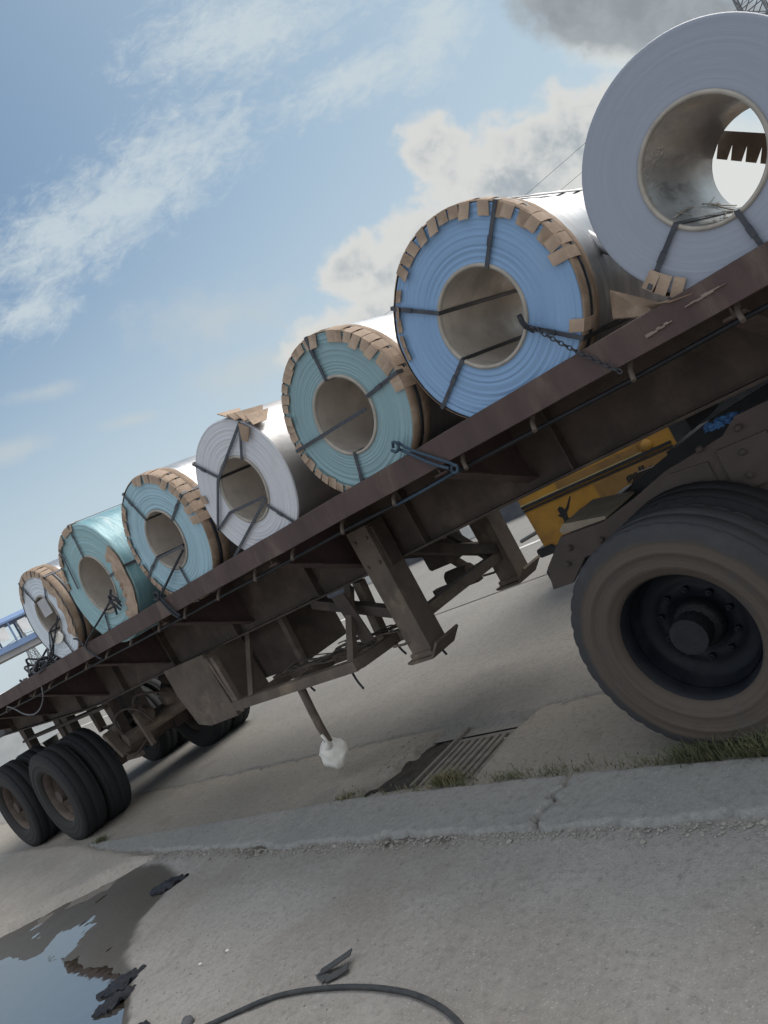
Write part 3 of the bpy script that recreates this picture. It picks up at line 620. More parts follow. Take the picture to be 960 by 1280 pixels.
# blue rag stuffed on the frame
def rag(name, c, sx, sy, sz, m, seed, n=18, fold=.5, drop=0.0):
    random.seed(seed); mb = MB(); vs = []
    for j in range(n):
        for i in range(n):
            u = i/(n-1)*2-1; v = j/(n-1)*2-1
            k = (1+.3*fbm(u*1.2+seed, v*1.2, 1, 2))*(1-.18*min(1, u*u*v*v*1.4))
            z = sz*(.75*abs(fbm(u*1.6+seed, v*1.6, 5, 2))+fold*max(0, 1-(u*u+v*v)*.8))
            a = seed*.7; x = sx*u*math.sqrt(1-v*v*.48)*k; y = sy*v*math.sqrt(1-u*u*.48)*k
            vs.append((c[0]+x*cos(a)-y*sin(a), c[1]+x*sin(a)+y*cos(a), c[2]+z-drop*max(0, abs(u)-.5)))
    mb.add(vs, [(j*n+i, j*n+i+1, (j+1)*n+i+1, (j+1)*n+i) for j in range(n-1) for i in range(n-1)], True)
    vs2 = [(x, y, max(z-.012, c[2]-.01)) for x, y, z in vs]
    mb.add(vs2, [(j*n+i, (j+1)*n+i, (j+1)*n+i+1, j*n+i+1) for j in range(n-1) for i in range(n-1)], True)
    return obj(name, mb, m, None, c)
tag(rag('rag', (-1.36, 3.76, 1.25), .10, .045, .06, bluerag, 0), 'crumpled blue rag lying on the tractor frame under the trailer', 'rag')
# ------------------------------------------------------------------ coils
CO = [(-7.323, 2.255, .452, .200), (-6.179, 2.228, .532, .251), (-4.958, 2.207, .490, .222), (-3.898, 2.185, .453, .213), (-2.846, 2.204, .448, .211), (-1.835, 2.212, .482, .222), (-.769, 2.211, .452, .219)]
YF = 3.09
FM = [face_mat('pale blue-white coil edge', (.58, .64, .71), (.51, .56, .63), (.42, .37, .32)), face_mat('teal-blue coil edge', (.25, .41, .45), (.21, .35, .38), (.36, .34, .3)),
      face_mat('light blue coil edge', (.30, .46, .54), (.25, .39, .46), (.30, .36, .36)), face_mat('white-grey coil edge', (.53, .545, .59), (.49, .505, .55), (.43, .43, .44)),
      face_mat('grey-teal coil edge', (.215, .335, .375), (.18, .285, .315), (.19, .235, .25)), face_mat('strong blue coil edge', (.20, .335, .54), (.18, .305, .49), (.24, .345, .48)), face_mat('smooth grey-blue coil edge', (.275, .305, .375), (.265, .295, .36), (.25, .275, .33))]
LAB = ['pale bluish-white steel coil farthest back on the trailer, half-torn cardboard on its edge', 'teal-blue steel coil with big torn brown cardboard patch, second from the trailer rear', 'light blue steel coil with cardboard tabs and brown edge band, third from the rear',
       'white-grey steel coil without edge tabs, crumpled cardboard on its top, fourth from the rear', 'grey-teal steel coil ringed by cardboard tabs, black strap across its hole', 'strong blue steel coil with cardboard tabs and shiny ribbed wrapping', 'large smooth grey-blue steel coil at front, sky showing through its hole']
WID = [1.2, 1.2, 1.2, 1.2, 1.22, 1.28, .90]
ang = lambda a: R(a)
tab_mesh = {}
def tab_obj(parent, c, r, phi, var, L_, W_, m, Y=YF):
    """one folded cardboard tab: flap on the face, fold, flap on the rolled surface"""
    key = (round(r, 3), var, m.name)
    tilt = random.uniform(-.09, .09)
    if key not in tab_mesh:
        mb = MB(); w2 = W_/2; t = .004; sk = (var-1)*.008
        lift = .004+.006*var
        vs = []
        for y, rr in ((-lift-.004, r-L_), (-lift*.6-.003, r-L_*.5), (-.003, r+.004), (.05, r+.008), (.09, r+.007)):
            k = sk*(r-rr)/L_
            vs += [(rr, y, -w2+k), (rr, y, w2+k), (rr+(t if y > 0 else 0), y-(0 if y > 0 else t), w2+k), (rr+(t if y > 0 else 0), y-(0 if y > 0 else t), -w2+k)]
        fs = [(0, 1, 2, 3), (19, 18, 17, 16)]
        for i in range(4): fs += [(i*4+k, (i+1)*4+k, (i+1)*4+(k+1) % 4, i*4+(k+1) % 4) for k in range(4)]
        me = bpy.data.meshes.new('cardboard_tab'); me.from_pydata(vs, [], fs); me.materials.append(m); me.update(); tab_mesh[key] = me
    o = bpy.data.objects.new('cardboard_tab', tab_mesh[key]); COL.objects.link(o); _place(o, V((c[0], Y, c[2])), parent)
    o.rotation_euler = (0, -phi, 0); return o
def strap_loop(c, phi, ri, ro, wd, w_=.020, off=0.0):
    """steel strap: across the face, over the wrap, down the far face and back through the bore"""
    mb = MB(); rx = V((cos(phi), 0, sin(phi))); tx = V((-sin(phi), 0, cos(phi))); C = V((c[0], YF, c[2]))+tx*off
    P = [C+rx*(ri-.006)+V((0, -.012, 0)), C+rx*(ro+.009)+V((0, -.012, 0)), C+rx*(ro+.009)+V((0, wd+.012, 0)), C+rx*(ri-.006)+V((0, wd+.012, 0))]
    for i in range(4):
        a, b = P[i], P[(i+1) % 4]; nrm = [V((0, 1, 0)), rx, V((0, 1, 0)), rx][i]
        mb.bar(a, b, w_, .0035, nrm)
    return mb
def facebar(c, ra, pa, rb, pb, w_=.02, y=-.018):
    r = c[3]; a = V((c[0]+ra*cos(R(pa)), YF+y, c[2]+ra*sin(R(pa)))); b = V((c[0]+rb*cos(R(pb)), YF+y, c[2]+rb*sin(R(pb))))
    return MB().bar(a, b, w_, .004, (0, 1, 0))
coils = []
for i, (x, z, r, ri) in enumerate(CO):
    c3 = (x, YF, z); wd = WID[i]; random.seed(20+i)
    T = empty('steel_coil', (x, YF+wd/2, z-r), LAB[i], 'steel coil', 'steel coils on the trailer'); coils.append(T)
    wav = (.006, .012, .004, .002, .003, .007, .0)[i]
    fn = lambda a, rr, y, i=i, r=r, wav=wav: wav*fbm(2.2*cos(a)+i*3, 2.2*sin(a), y*1.5, 3)*(1 if rr > r*.93 else 0)
    mb = MB(); ps = [(ri, .006)]; k = 26
    for q in range(k):
        ra = ri+.006+(r-ri-.012)*q/k; rb = ri+.006+(r-ri-.012)*(q+1)/k; dy = random.uniform(0, .0009 if i != 6 else .0001)
        ps += [(ra, dy), (rb-.0006, dy)]
    ps += [(r-.004, .003), (r-.001, .010), (r-.001, .03)]
    mb.lathe(ps, c3, 96, fn=fn)
    back = [(r-.001, wd-.03), (r-.004, wd-.002), (r*.75, wd+.002), (ri, wd-.002)]
    obj('coil_edge', mb, FM[i], T, c3)
    mb = MB(); mb.lathe(back, c3, 96, fn=fn); obj('far_edge', mb, FM[i], T, c3)
    mb = MB(); prof = [(r, .012)]
    nrib = 14
    for q in range(nrib+1):
        y = .03+(wd-.05)*q/nrib; amp = .007 if i == 5 and q > 5 else .0012
        prof += [(r+(amp if q % 2 else -amp*.4), y)]
    prof += [(r, wd-.012)]
    mb.lathe(prof, c3, 96, fn=fn); obj('outer_wrap', mb, {1: tealwrap, 3: galvdull}.get(i, galv), T, c3)
    mb = MB(); mb.lathe([(ri+.006, -.004), (ri-.002, -.006), (ri-.005, .0), (ri-.003, .02), (ri-.002, wd*.5), (ri-.003, wd-.02), (ri+.004, wd+.004)], c3, 72); obj('bore_lining', mb, bore_silver if i == 6 else bore, T, c3)
    mb = MB(); mb.lathe([(ri+.010, .0), (ri+.010, -.007), (ri-.006, -.008), (ri-.007, .012)], c3, 72); obj('core_rim', mb, corem, T, c3)
    # brown edge band and its dark hoop on the rolled surface
    if i in (0, 2, 4, 5):
        mb = MB(); mb.lathe([(r-.001, -.004), (r+.006, .0), (r+.007, .055), (r+.002, .062)], c3, 80, fn=fn); obj('edge_band', mb, cardd, T, c3)
        mb = MB(); mb.lathe([(r+.003, .062), (r+.009, .066), (r+.009, .082), (r+.003, .086)], c3, 80, fn=fn); obj('hoop', mb, strapm, T, c3)
        mb = MB(); mb.lathe([(r+.003, .09), (r+.006, .092), (r+.006, .15), (r+.002, .155)], c3, 80, fn=fn); obj('edge_band', mb, cardd, T, c3)
    tabs = {0: [(48, 150, 9)], 1: [(84, 168, 8)], 2: [(0, 95, 8.5), (128, 238, 8.5)], 3: [], 4: [(-6, 72, 7.6), (80, 182, 7.6), (190, 245, 7.6)], 5: [(2, 60, 7.4), (66, 98, 7.4), (108, 130, 7.4), (-34, -30, 9)], 6: []}[i]
    for a0, a1, st in tabs:
        a = a0
        while a <= a1:
            v = random.randrange(3); tab_obj(T, (x, YF, z), r, R(a+random.uniform(-1, 1)), v, (.058, .05, .066)[v], r*R(st)*random.uniform(.78, .9), card if random.random() < .75 else cardd); a += st*random.uniform(.98, 1.08)
    if i == 5:
        for a in (138, 147, 156, 165, 173): tab_obj(T, (x, YF, z), r-.02, R(a), random.randrange(3), .026, r*R(7), cardd)
    if i == 6:
        for a in (-143, -136.5, -129): tab_obj(T, (x, YF-.005, z), r+.012, R(a), 2, .075, r*R(5.6), card)
    # straps
    LP = {0: [116, 42, -75, -137], 1: [84, 0, -118], 2: [113, 23, -161, -90], 3: [135, -50], 4: [86, 3, -107], 5: [48, 145, -149, -40], 6: [-142, -83]}[i]

    for a in LP:
        so_ = obj('strap', strap_loop(c3, R(a), ri, r, wd, .019), strapm, T, c3); q = ri+(r-ri)*random.uniform(.3, .7); ca, sa = cos(R(a)), sin(R(a))
        obj('seal', MB().bar((x+(q-.022)*ca, YF-.0145, z+(q-.022)*sa), (x+(q+.022)*ca, YF-.0145, z+(q+.022)*sa), .023, .0055, (0, 1, 0)), strapm, so_)
    CH = {1: [(.61, 169, .95, 122)], 2: [(.46, -159, .43, -30)], 3: [(.46, 47, 1.0, 49), (1.0, 49, .48, 141), (.48, 141, .99, -163), (.51, -161, .97, -163), (.51, -161, .43, -35), (.46, -37, 1.24, -142)], 4: [(1.0, -178, .39, -13)]}.get(i, [])
    for ra, pa, rb, pb in CH: obj('cross_strap', facebar((x, YF, z, r), ra*r, pa, rb*r, pb), strapm, T, c3)
# crumpled pieces of cardboard that belong to single coils
def flap(T, pts, m, t=.006, name='cardboard_sheet'):
    mb = MB(); n = len(pts); P = [V(p) for p in pts]; nr = (P[1]-P[0]).cross(P[2]-P[0]).normalized()*t
    mb.add(P+[p+nr for p in P], [tuple(range(n)), tuple(range(2*n-1, n-1, -1))]+[(i, i+n, (i+1) % n+n, (i+1) % n) for i in range(n)]); return obj(name, mb, m, T)
def curvesheet(T, c, a0, a1, r0, r1, m, seed, y0=-.02, n=14):
    """torn sheet lying on the face between two radii with a ragged inner edge"""
    random.seed(seed); mb = MB(); vs = []
    for i in range(n+1):
        a = R(a0+(a1-a0)*i/n); q = r0+random.uniform(-.03, .03)*(1 if 0 < i < n else .2)
        for k in range(4):
            rr = q+(r1-q)*k/3; vs.append((c[0]+rr*cos(a), YF+y0-.012*random.random(), c[2]+rr*sin(a)))
    mb.add(vs, [(i*4+k, i*4+k+1, i*4+k+5, i*4+k+4) for i in range(n) for k in range(3)])
    mb.add([(x_, y_+.006, z_) for x_, y_, z_ in vs], [(i*4+k, i*4+k+4, i*4+k+5, i*4+k+1) for i in range(n) for k in range(3)])
    return obj('torn_cardboard', mb, m, T, (c[0], YF, c[2]))
curvesheet(coils[1], CO[1][:1]+(0, CO[1][1]), -58, 22, .40, .545, card, 3); curvesheet(coils[1], CO[1][:1]+(0, CO[1][1]), -30, 2, .36, .43, cardd, 5)
curvesheet(coils[0], CO[0][:1]+(0, CO[0][1]), -42, 44, .36, .462, card, 8, -.02); curvesheet(coils[0], CO[0][:1]+(0, CO[0][1]), -118, -60, .20, .27, bagm, 11, -.02, 8)
mb = MB(); mb.box((CO[0][0]-.02, YF-.025, CO[0][1]+.0), (CO[0][0]+.17, YF-.018, CO[0][1]+.16)); obj('label_sheet', mb, mat('grey packing sheet', (.42, .42, .44), (.36, .36, .38), .7), coils[0])
x, z, r, _ = CO[3]
for k, (a, b, wv) in enumerate(((52, 62, .10), (60, 72, .07), (42, 54, .12), (34, 44, .08))):
    A, Bq = R(a), R(b); rr = r+.012+.01*k
    flap(coils[3], [(x+rr*cos(A), YF-.03, z+rr*sin(A)), (x+(rr+.02)*cos(Bq), YF-.02, z+(rr+.02)*sin(Bq)), (x+(rr+.01)*cos(Bq), YF+wv+.1, z+(rr+.01)*sin(Bq)), (x+(rr+.004)*cos(A), YF+wv, z+(rr+.004)*sin(A))], card if k % 2 else cardd)
flap(coils[3], [(x+r*.99*cos(R(50)), YF-.02, z+r*.99*sin(R(50))), (x+r*.78*cos(R(44)), YF-.03, z+r*.78*sin(R(44))), (x+r*.80*cos(R(36)), YF-.03, z+r*.80*sin(R(36))), (x+r*1.0*cos(R(38)), YF-.02, z+r*sin(R(38)))], cardd)
flap(coils[3], [(x+r*.97*cos(R(170)), YF-.012, z+r*.97*sin(R(170))), (x+r*.86*cos(R(172)), YF-.012, z+r*.86*sin(R(172))), (x+r*.87*cos(R(164)), YF-.012, z+r*.87*sin(R(164))), (x+r*.97*cos(R(163)), YF-.012, z+r*.97*sin(R(163)))], card)
# loose packing straw in the bore of the front coil
x, z, r, ri = CO[6]; random.seed(77); mb = MB()
for k in range(34):
    a0 = R(random.uniform(-165, -85)); y0 = YF+random.uniform(.05, .7); l = random.uniform(.08, .3); a1 = a0+random.uniform(-.35, .35); rr = ri-.009
    mb.tube([(x+rr*cos(a0+(a1-a0)*q/4), y0+l*q/4, z+rr*sin(a0+(a1-a0)*q/4)) for q in range(5)], random.uniform(.0012, .0032), 4)
obj('packing_straw', mb, mat('pale straw', (.72, .68, .6), (.6, .56, .48), .7, 0, 20), coils[6], None, 'stuff')
# saw-toothed cardboard strip hanging across the far mouth of the front coil
x, z, r, ri = CO[6]; yy = YF+WID[6]+.03
pts = [(-.93, 2.475), (-.45, 2.065), (-.53, 1.965)]
ta, tb = V((-.53, 1.965)), V((-.955, 2.345)); NT_ = 9
for k in range(NT_):
    p0 = ta+(tb-ta)*(k/NT_); p1 = ta+(tb-ta)*((k+.72)/NT_); ap = ta+(tb-ta)*((k+.88)/NT_)+V((.045, .052))
    if k: pts.append(tuple(p0))
    pts += [tuple(p1), tuple(ap)]
pts.append(tuple(tb))
obj('toothed_strip', MB().prism(pts, yy, yy+.006), cardd, coils[6])
flap(coils[6], [(x-.40, YF-.03, z-.33), (x-.30, YF-.05, z-.37), (x-.22, YF-.04, z-.385), (x-.38, YF+.05, z-.41)], cardd)
flap(coils[5], [(CO[5][0]+.46, YF+.25, CO[5][1]-.18), (CO[5][0]+.64, YF+.2, CO[5][1]-.34), (CO[5][0]+.62, YF+.1, CO[5][1]-.37), (CO[5][0]+.47, YF+.12, CO[5][1]-.30)], cardd)
mb = MB(); mb.tube([(CO[5][0]+.43, YF+.34, CO[5][1]+.10), (CO[5][0]+.50, YF+.33, CO[5][1]-.02), (CO[5][0]+.56, YF+.27, CO[5][1]-.12), (CO[5][0]+.66, YF+.2, CO[5][1]-.2)], [.028, .034, .03, .012], 8, 1); obj('torn_wrap', mb, galvdull, coils[5])
# ------------------------------------------------------------------ ropes, chains and lashings
def rope(name, runs, m, label, cat, r=.010, n=7, sub=1):
    mb = MB()
    for p in runs: mb.tube(p, r, n, sub)
    c = runs[0][0]; return tag(obj(name, mb, m, None, c), label, cat)
rope('lashing_rope', [[(-2.58, 3.055, 1.93), (-2.53, 3.035, 1.875), (-2.42, 3.035, 1.78), (-2.345, 3.04, 1.715), (-2.33, 3.06, 1.68)], [(-2.60, 3.055, 1.90), (-2.54, 3.03, 1.86), (-2.43, 3.03, 1.745), (-2.36, 3.035, 1.69)], [(-2.62, 3.05, 1.92), (-2.585, 3.03, 1.95), (-2.56, 3.03, 1.91), (-2.60, 3.03, 1.885), (-2.63, 3.04, 1.91)],
                      [(-2.34, 3.05, 1.70), (-2.31, 3.04, 1.68), (-2.33, 3.04, 1.65), (-2.37, 3.05, 1.67), (-2.34, 3.05, 1.70)], [(-2.36, 3.1, 1.66), (-2.6, 3.10, 1.652), (-2.85, 3.11, 1.65)]], rope_blue, 'blue rope knotted on the rail edge in front of the grey-teal coil', 'rope', .008)
# chain: separate links from the blue coil down to the rail
ch = empty('lashing_chain', (-1.36, 3.03, 1.70), 'thin steel chain slanting from the blue coil hole down over the rail', 'chain'); lk = None
pa, pb = V((-1.625, 3.045, 2.055)), V((-1.365, 3.035, 1.70)); NL = 22; dd = (pb-pa)
for k in range(NL):
    p = pa+dd*(k+.5)/NL+V((0, 0, -.012*sin(pi*k/NL)))
    e = [lk, None][0]
    d = dd.normalized(); s_ = d.cross(V((0, 1, 0))).normalized() if k % 2 else V((0, 1, 0)); L2 = dd.length/NL*.62
    mb = MB(); ring = [p+d*L2*cos(q)+s_*.0085*sin(q) for q in [2*pi*j/10 for j in range(11)]]; mb.tube(ring, .0032, 5); obj('link', mb, strapm, ch, p)
mb = MB(); mb.tube([(-1.625, 3.06, 2.03), (-1.64, 3.03, 2.07), (-1.635, 3.03, 2.12)], .012, 7, 1); obj('hook', mb, rope_dark, ch, (-1.63, 3.04, 2.07))
rope('lashing_rope', [[(-5.33, 3.04, 1.90), (-5.30, 3.03, 1.85), (-5.24, 3.03, 1.74), (-5.20, 3.035, 1.68)], [(-5.36, 3.04, 1.89), (-5.32, 3.03, 1.83), (-5.27, 3.03, 1.72), (-5.22, 3.03, 1.67)], [(-5.40, 3.05, 1.90), (-5.35, 3.03, 1.93), (-5.30, 3.03, 1.90), (-5.33, 3.02, 1.86), (-5.40, 3.03, 1.88)], [(-5.31, 3.04, 1.88), (-5.05, 3.06, 1.985), (-4.80, 3.07, 2.075)]], rope_dark, 'dark rope knot tying the light blue coil to the rail with two strands', 'rope', .0095)
rope('lashing_rope', [[(-6.03, 3.05, 2.06), (-6.30, 3.05, 1.99), (-6.62, 3.04, 1.91), (-6.85, 3.035, 1.845), (-6.78, 3.03, 1.76), (-6.68, 3.035, 1.67)], [(-6.86, 3.035, 1.85), (-6.93, 3.05, 1.93), (-7.02, 3.06, 1.95)], [(-5.98, 3.06, 2.13), (-6.04, 3.04, 2.05), (-5.97, 3.03, 1.99), (-5.94, 3.03, 1.95)], [(-6.04, 3.04, 2.05), (-5.93, 3.03, 2.04), (-5.90, 3.03, 1.97)], [(-6.05, 3.04, 2.06), (-6.0, 3.03, 2.0), (-6.03, 3.03, 1.93)], [(-6.03, 3.04, 2.07), (-6.0, 3.03, 2.10), (-5.92, 3.03, 2.06), (-5.88, 3.03, 2.0)]], rope_dark, 'dark rope with frayed knot from the teal-blue coil hole slanting down to the rail', 'rope', .009)
rope('lashing_rope', [[(-7.06, 3.05, 2.20), (-7.40, 3.05, 2.02), (-7.80, 3.04, 1.86), (-8.05, 3.04, 1.84)], [(-7.35, 3.05, 2.13), (-7.22, 3.05, 2.15), (-7.05, 3.05, 2.17)], [(-7.35, 3.05, 2.13), (-7.50, 3.06, 1.95), (-7.78, 3.06, 1.87)]], rope_dark, 'dark ropes crossing the lower face of the pale bluish-white rear coil', 'rope', .008)
random.seed(9); runs = []
for k in range(34):
    cx, cy = random.uniform(-9.0, -8.15), random.uniform(3.2, 3.7); rr = random.uniform(.08, .2); z0 = 1.78+random.random()*.22*(1-abs(cx+8.5)/.7); t0 = random.uniform(0, 6)
    runs.append([(cx+rr*cos(t0+q*.9), cy+rr*.8*sin(t0+q*.9), z0+.06*sin(q*1.7+k)) for q in range(8)])
rope('rope_heap', runs, rope_dark, 'tangled heap of dark rope on the deck behind the rearmost coil', 'rope heap', .012, 5, 1)
rope('hanging_cable', [[(-9.3, 3.05, 1.70), (-9.15, 3.05, 1.655), (-8.95, 3.04, 1.545), (-8.7, 3.04, 1.49), (-8.45, 3.04, 1.52), (-8.25, 3.05, 1.62), (-8.2, 3.06, 1.72)]], mat('grey cable', (.13, .14, .15), (.1, .1, .11), .6), 'thin grey cable hanging in a loop below the rear of the trailer rail', 'cable', .008, 6, 2)
# ------------------------------------------------------------------ white bag on the hanging pole
random.seed(4); mb = MB(); n, m_ = 20, 14; vs = []; c = (-4.93, 3.45, .20)
for j in range(m_):
    t = j/(m_-1); rr = (.012+.115*sin(pi*min(1, t*1.02))**.62)
    for i in range(n):
        a = 2*pi*i/n; q = rr*(1+.22*fbm(cos(a)*1.3+5, sin(a)*1.3, t*3, 3)+.10*sin(5*a+t*4))
        vs.append((c[0]+q*cos(a)*1.05, c[1]+q*sin(a)*.8, c[2]-.115+.26*t+.018*fbm(cos(a)*2, sin(a)*2, t*2)))
mb.add(vs, [(j*n+i, j*n+(i+1) % n, (j+1)*n+(i+1) % n, (j+1)*n+i) for j in range(m_-1) for i in range(n)], True)
mb.tube([(-4.86, 3.38, .30), (-4.82, 3.36, .36), (-4.84, 3.36, .41)], [.028, .035, .012], 8, 1)
tag(obj('plastic_bag', mb, bagm, None, c), 'white plastic bag tied to the end of the pole hanging below the trailer', 'bag')
# ------------------------------------------------------------------ yellow bus beyond the trailer
BU = empty('yellow_bus', (-2.7, 7.9, 0), 'old yellow bus with dark side groove, standing beyond the trailer', 'bus')
YB = 7.0
mb = MB(); mb.prism([(-4.82, .36), (-.5, .36), (-.35, .6), (-.4, 1.05), (-.75, 1.62), (-1.0, 1.72), (-4.6, 1.72), (-4.78, 1.6), (-4.84, 1.05)], YB, YB+1.65); obj('body', mb, yellow, BU, (-2.7, 7.8, .36))
mb = MB(); mb.box((-4.835, YB-.018, .885), (-3.05, YB-.001, .915)); obj('trim_strip', mb, blackp, BU); mb = MB(); mb.box((-4.835, YB-.012, .918), (-3.35, YB-.001, .930)); obj('trim_strip', mb, creamline, BU)
mb = MB(); mb.box((-4.835, YB-.010, .848), (-3.05, YB-.001, .868)); obj('trim_strip', mb, blackp, BU)
mb = MB(); mb.box((-4.33, YB-.012, .936), (-3.36, YB-.001, 1.0)); obj('side_panel', mb, yellowd, BU); mb = MB(); mb.box((-3.95, YB-.008, .40), (-3.0, YB-.001, .842)); obj('lower_panel', mb, yellowd, BU)
mb = MB(); mb.lathe([(0, -.025), (.05, -.022), (.058, -.0)], (-3.27, YB-.001, .965), 20); obj('fuel_cap', mb, yellow, BU)
mb = MB(); mb.box((-3.0, YB-.02, .38), (-.62, YB-.001, 1.60)); obj('dark_doorway_panel', mb, blackp, BU)  # solid black panel; the dark of a doorway put into its colour
mb = MB(); mb.box((-4.92, YB-.03, .33), (-4.70, YB+1.68, .43), .02); obj('bumper', mb, blackp, BU)
mb = MB(); mb.tube([(-5.10, YB+.06, .565), (-4.80, YB+.06, .60)], .022, 10); obj('step_bar', mb, mat('grey tube', (.2, .2, .19), (.14, .14, .14), .5, .3), BU)
for xx in (-4.3, -3.6):
    mb = MB(); mb.box((xx-.25, YB-.006, 1.12), (xx+.25, YB-.001, 1.55)); obj('window', mb, glass, BU)
bw = None
for xx, yb in ((-4.15, YB+.10), (-1.1, YB+.10), (-4.15, YB+1.55), (-1.1, YB+1.55)):
    if bw is None: bw = obj('wheel', MB().lathe([(0, -.08), (.17, -.07), (.18, -.10), (.30, -.10), (.33, -.06), (.33, .06), (.30, .10), (0, .1)], (xx, yb-.06, .33), 32), rubber, BU, (xx, yb-.06, .33))
    else: dup(bw, BU, (xx, yb-.06, .33))
# dark figure sticker and painted word on the bus side
mb = MB(); fx, fz = -4.42, .64; q = [(-.05, .13), (.0, .16), (.045, .13), (.05, .09), (.10, .12), (.22, .235), (.235, .225), (.12, .09), (.06, .04), (.045, -.02), (.075, -.10), (.05, -.20), (.03, -.20), (.03, -.11), (0, -.06), (-.05, -.19), (-.07, -.18), (-.045, -.07), (-.035, .0), (-.075, .03), (-.085, .06), (-.04, .06)]
mb.prism([(fx+a*.75, fz+b*.75) for a, b in q], YB-.004, YB-.0005); obj('figure_sticker', mb, blackp, BU)
fc = bpy.data.curves.new('painted_word', 'FONT'); fc.body = 'golly'; fc.size = .15; fc.extrude = .001; fc.shear = .2; fc.offset = .005
fo = bpy.data.objects.new('tmp', fc); COL.objects.link(fo); dg = bpy.context.evaluated_depsgraph_get(); fme = bpy.data.meshes.new_from_object(fo.evaluated_get(dg)); bpy.data.objects.remove(fo)
fme.materials.clear(); fme.materials.append(blackp); wo_ = bpy.data.objects.new('painted_word', fme); COL.objects.link(wo_); _place(wo_, V((-3.62, YB-.012, .70)), BU); wo_.rotation_euler = (R(90), 0, 0)
# ------------------------------------------------------------------ litter, cable, scraps on the pavement
zp = lambda x, y: h_pave(x, y)
P = [(-3.80, 1.26), (-3.63, 1.365), (-3.43, 1.51), (-3.096, 1.592), (-2.81, 1.621), (-2.55, 1.60), (-2.285, 1.52), (-2.0, 1.32), (-1.8, 1.05)]
rope('ground_cable', [[(x, y, zp(x, y)+.012) for x, y in P]], mat('black cable sheath', (.03, .034, .037), (.055, .055, .055), .6, 0, 20), 'black cable lying in an arc on the pavement near the camera', 'cable', .0115, 8, 2)
def strip(name, P, w_, m, label, cat):
    mb = MB()
    for a, b in zip(P, P[1:]): mb.bar(a, b, w_, .006)
    return tag(obj(name, mb, m, None, P[0]), label, cat)
strip('rubber_strip', [(-3.11, 1.745, .05), (-3.20, 1.69, .03), (-3.27, 1.655, .014), (-3.19, 1.625, .012), (-3.13, 1.66, .018), (-3.09, 1.69, .03)], .045, mat('grey rubber', (.045, .047, .05), (.07, .07, .07), .6), 'bent strip of dark rubber beside the cable arc on the pavement', 'rubber strip')
tag(rag('cloth_scrap', (-5.86, 2.29, -.005), .17, .075, .05, blackcloth, 0.75, 20, .7), 'small black cloth scrap on the muddy pavement by the kerb', 'cloth scrap')
tag(rag('soaked_cloth', (-5.02, 1.47, -.026), .17, .075, .065, blackcloth, 1.1, 22, .6), 'black soaked cloth at the puddle edge, the larger of two beside it', 'cloth')
tag(rag('soaked_cloth', (-4.89, 1.34, -.026), .15, .06, .06, blackcloth, 1.35, 22, .6), 'black soaked cloth at the puddle edge, the piece nearer the camera', 'cloth')
def rock(name, c, s, m, label, cat, seed):
    random.seed(seed); mb = MB(); n, k = 10, 7; vs = []
    for j in range(k):
        t = pi*j/(k-1)
        for i in range(n):
            a = 2*pi*i/n; q = 1+.3*fbm(cos(a)*sin(t)*1.5+seed, sin(a)*sin(t)*1.5, cos(t)*1.5); vs.append((c[0]+s*q*sin(t)*cos(a), c[1]+s*.8*q*sin(t)*sin(a), c[2]+s*.55*q*cos(t)))
    mb.add(vs, [(j*n+i, j*n+(i+1) % n, (j+1)*n+(i+1) % n, (j+1)*n+i) for j in range(k-1) for i in range(n)], True); return tag(obj(name, mb, m, None, c), label, cat)
rock('dark_lump', (-4.27, 1.22, .01), .05, blackcloth, 'small dark lump of wet cloth at the bottom left by the puddle', 'cloth lump', 2)
rock('dark_stone', (-3.93, 1.30, .012), .042, mat('dark stone', (.08, .085, .09), (.12, .12, .125), .8), 'dark stone lying beside the end of the cable arc', 'stone', 5)
for k, (x, y) in enumerate(((-4.34, 1.63), (-4.22, 1.74))):
    mb = MB(); mb.prismz([(x-.015, y-.006), (x+.012, y-.01), (x+.018, y+.005), (x-.01, y+.009)], zp(x, y)+.002, zp(x, y)+.006); tag(obj('paper_scrap', mb, paper, None, (x, y, 0)), 'white paper scrap on the pavement, '+('the one nearer the puddle' if k == 0 else 'the one farther from the puddle'), 'paper scrap')
# ------------------------------------------------------------------ stuff: pebbles and grass
import itertools
random.seed(12); mb = MB()
def pebble(x, y, z, s):
    a = random.random()*6.28; v = [(0, 0, .7)]+[(cos(a+i*1.257)*random.uniform(.7, 1.2), sin(a+i*1.257)*random.uniform(.7, 1.2), random.uniform(-.1, .35)) for i in range(5)]+[(0, 0, -.5)]
    mb.add([(x+p*s, y+q*s, z+r_*s) for p, q, r_ in v], [(0, 1+i, 1+(i+1) % 5) for i in range(5)]+[(6, 1+(i+1) % 5, 1+i) for i in range(5)])
for k in range(2600):
    x = random.uniform(-8.5, 1.0); y = lerpc(YL, x)-abs(random.gauss(.02, .05)); pebble(x, y, h_pave(x, y)+.002, random.uniform(.003, .011)*(1 if random.random() < .94 else 2))
for k in range(2200):
    x = random.uniform(-8.0, .6); y = random.uniform(.9, 2.6)
    if sdpoly(PUD, x, y) > -.02: continue
    pebble(x, y, h_pave(x, y)+.001, random.uniform(.002, .007))
for k in range(700):
    x = random.uniform(-9.0, 0); y = random.uniform(3.1, 3.95); pebble(x, y, h_gut(x, y)+.001, random.uniform(.002, .007))
for k in range(160):
    x = random.uniform(-4.6, -3.4); y = random.uniform(3.18, 3.98); pebble(x, y, h_gut(x, y)+.002, random.uniform(.005, .016))
for k in range(130):
    x = random.uniform(-7.5, .4); y = random.uniform(lerpc(YL, x)+.06, lerpc(YU, x)-.04); pebble(x, y, h_kerb(x, y)+.001, random.uniform(.0025, .008))
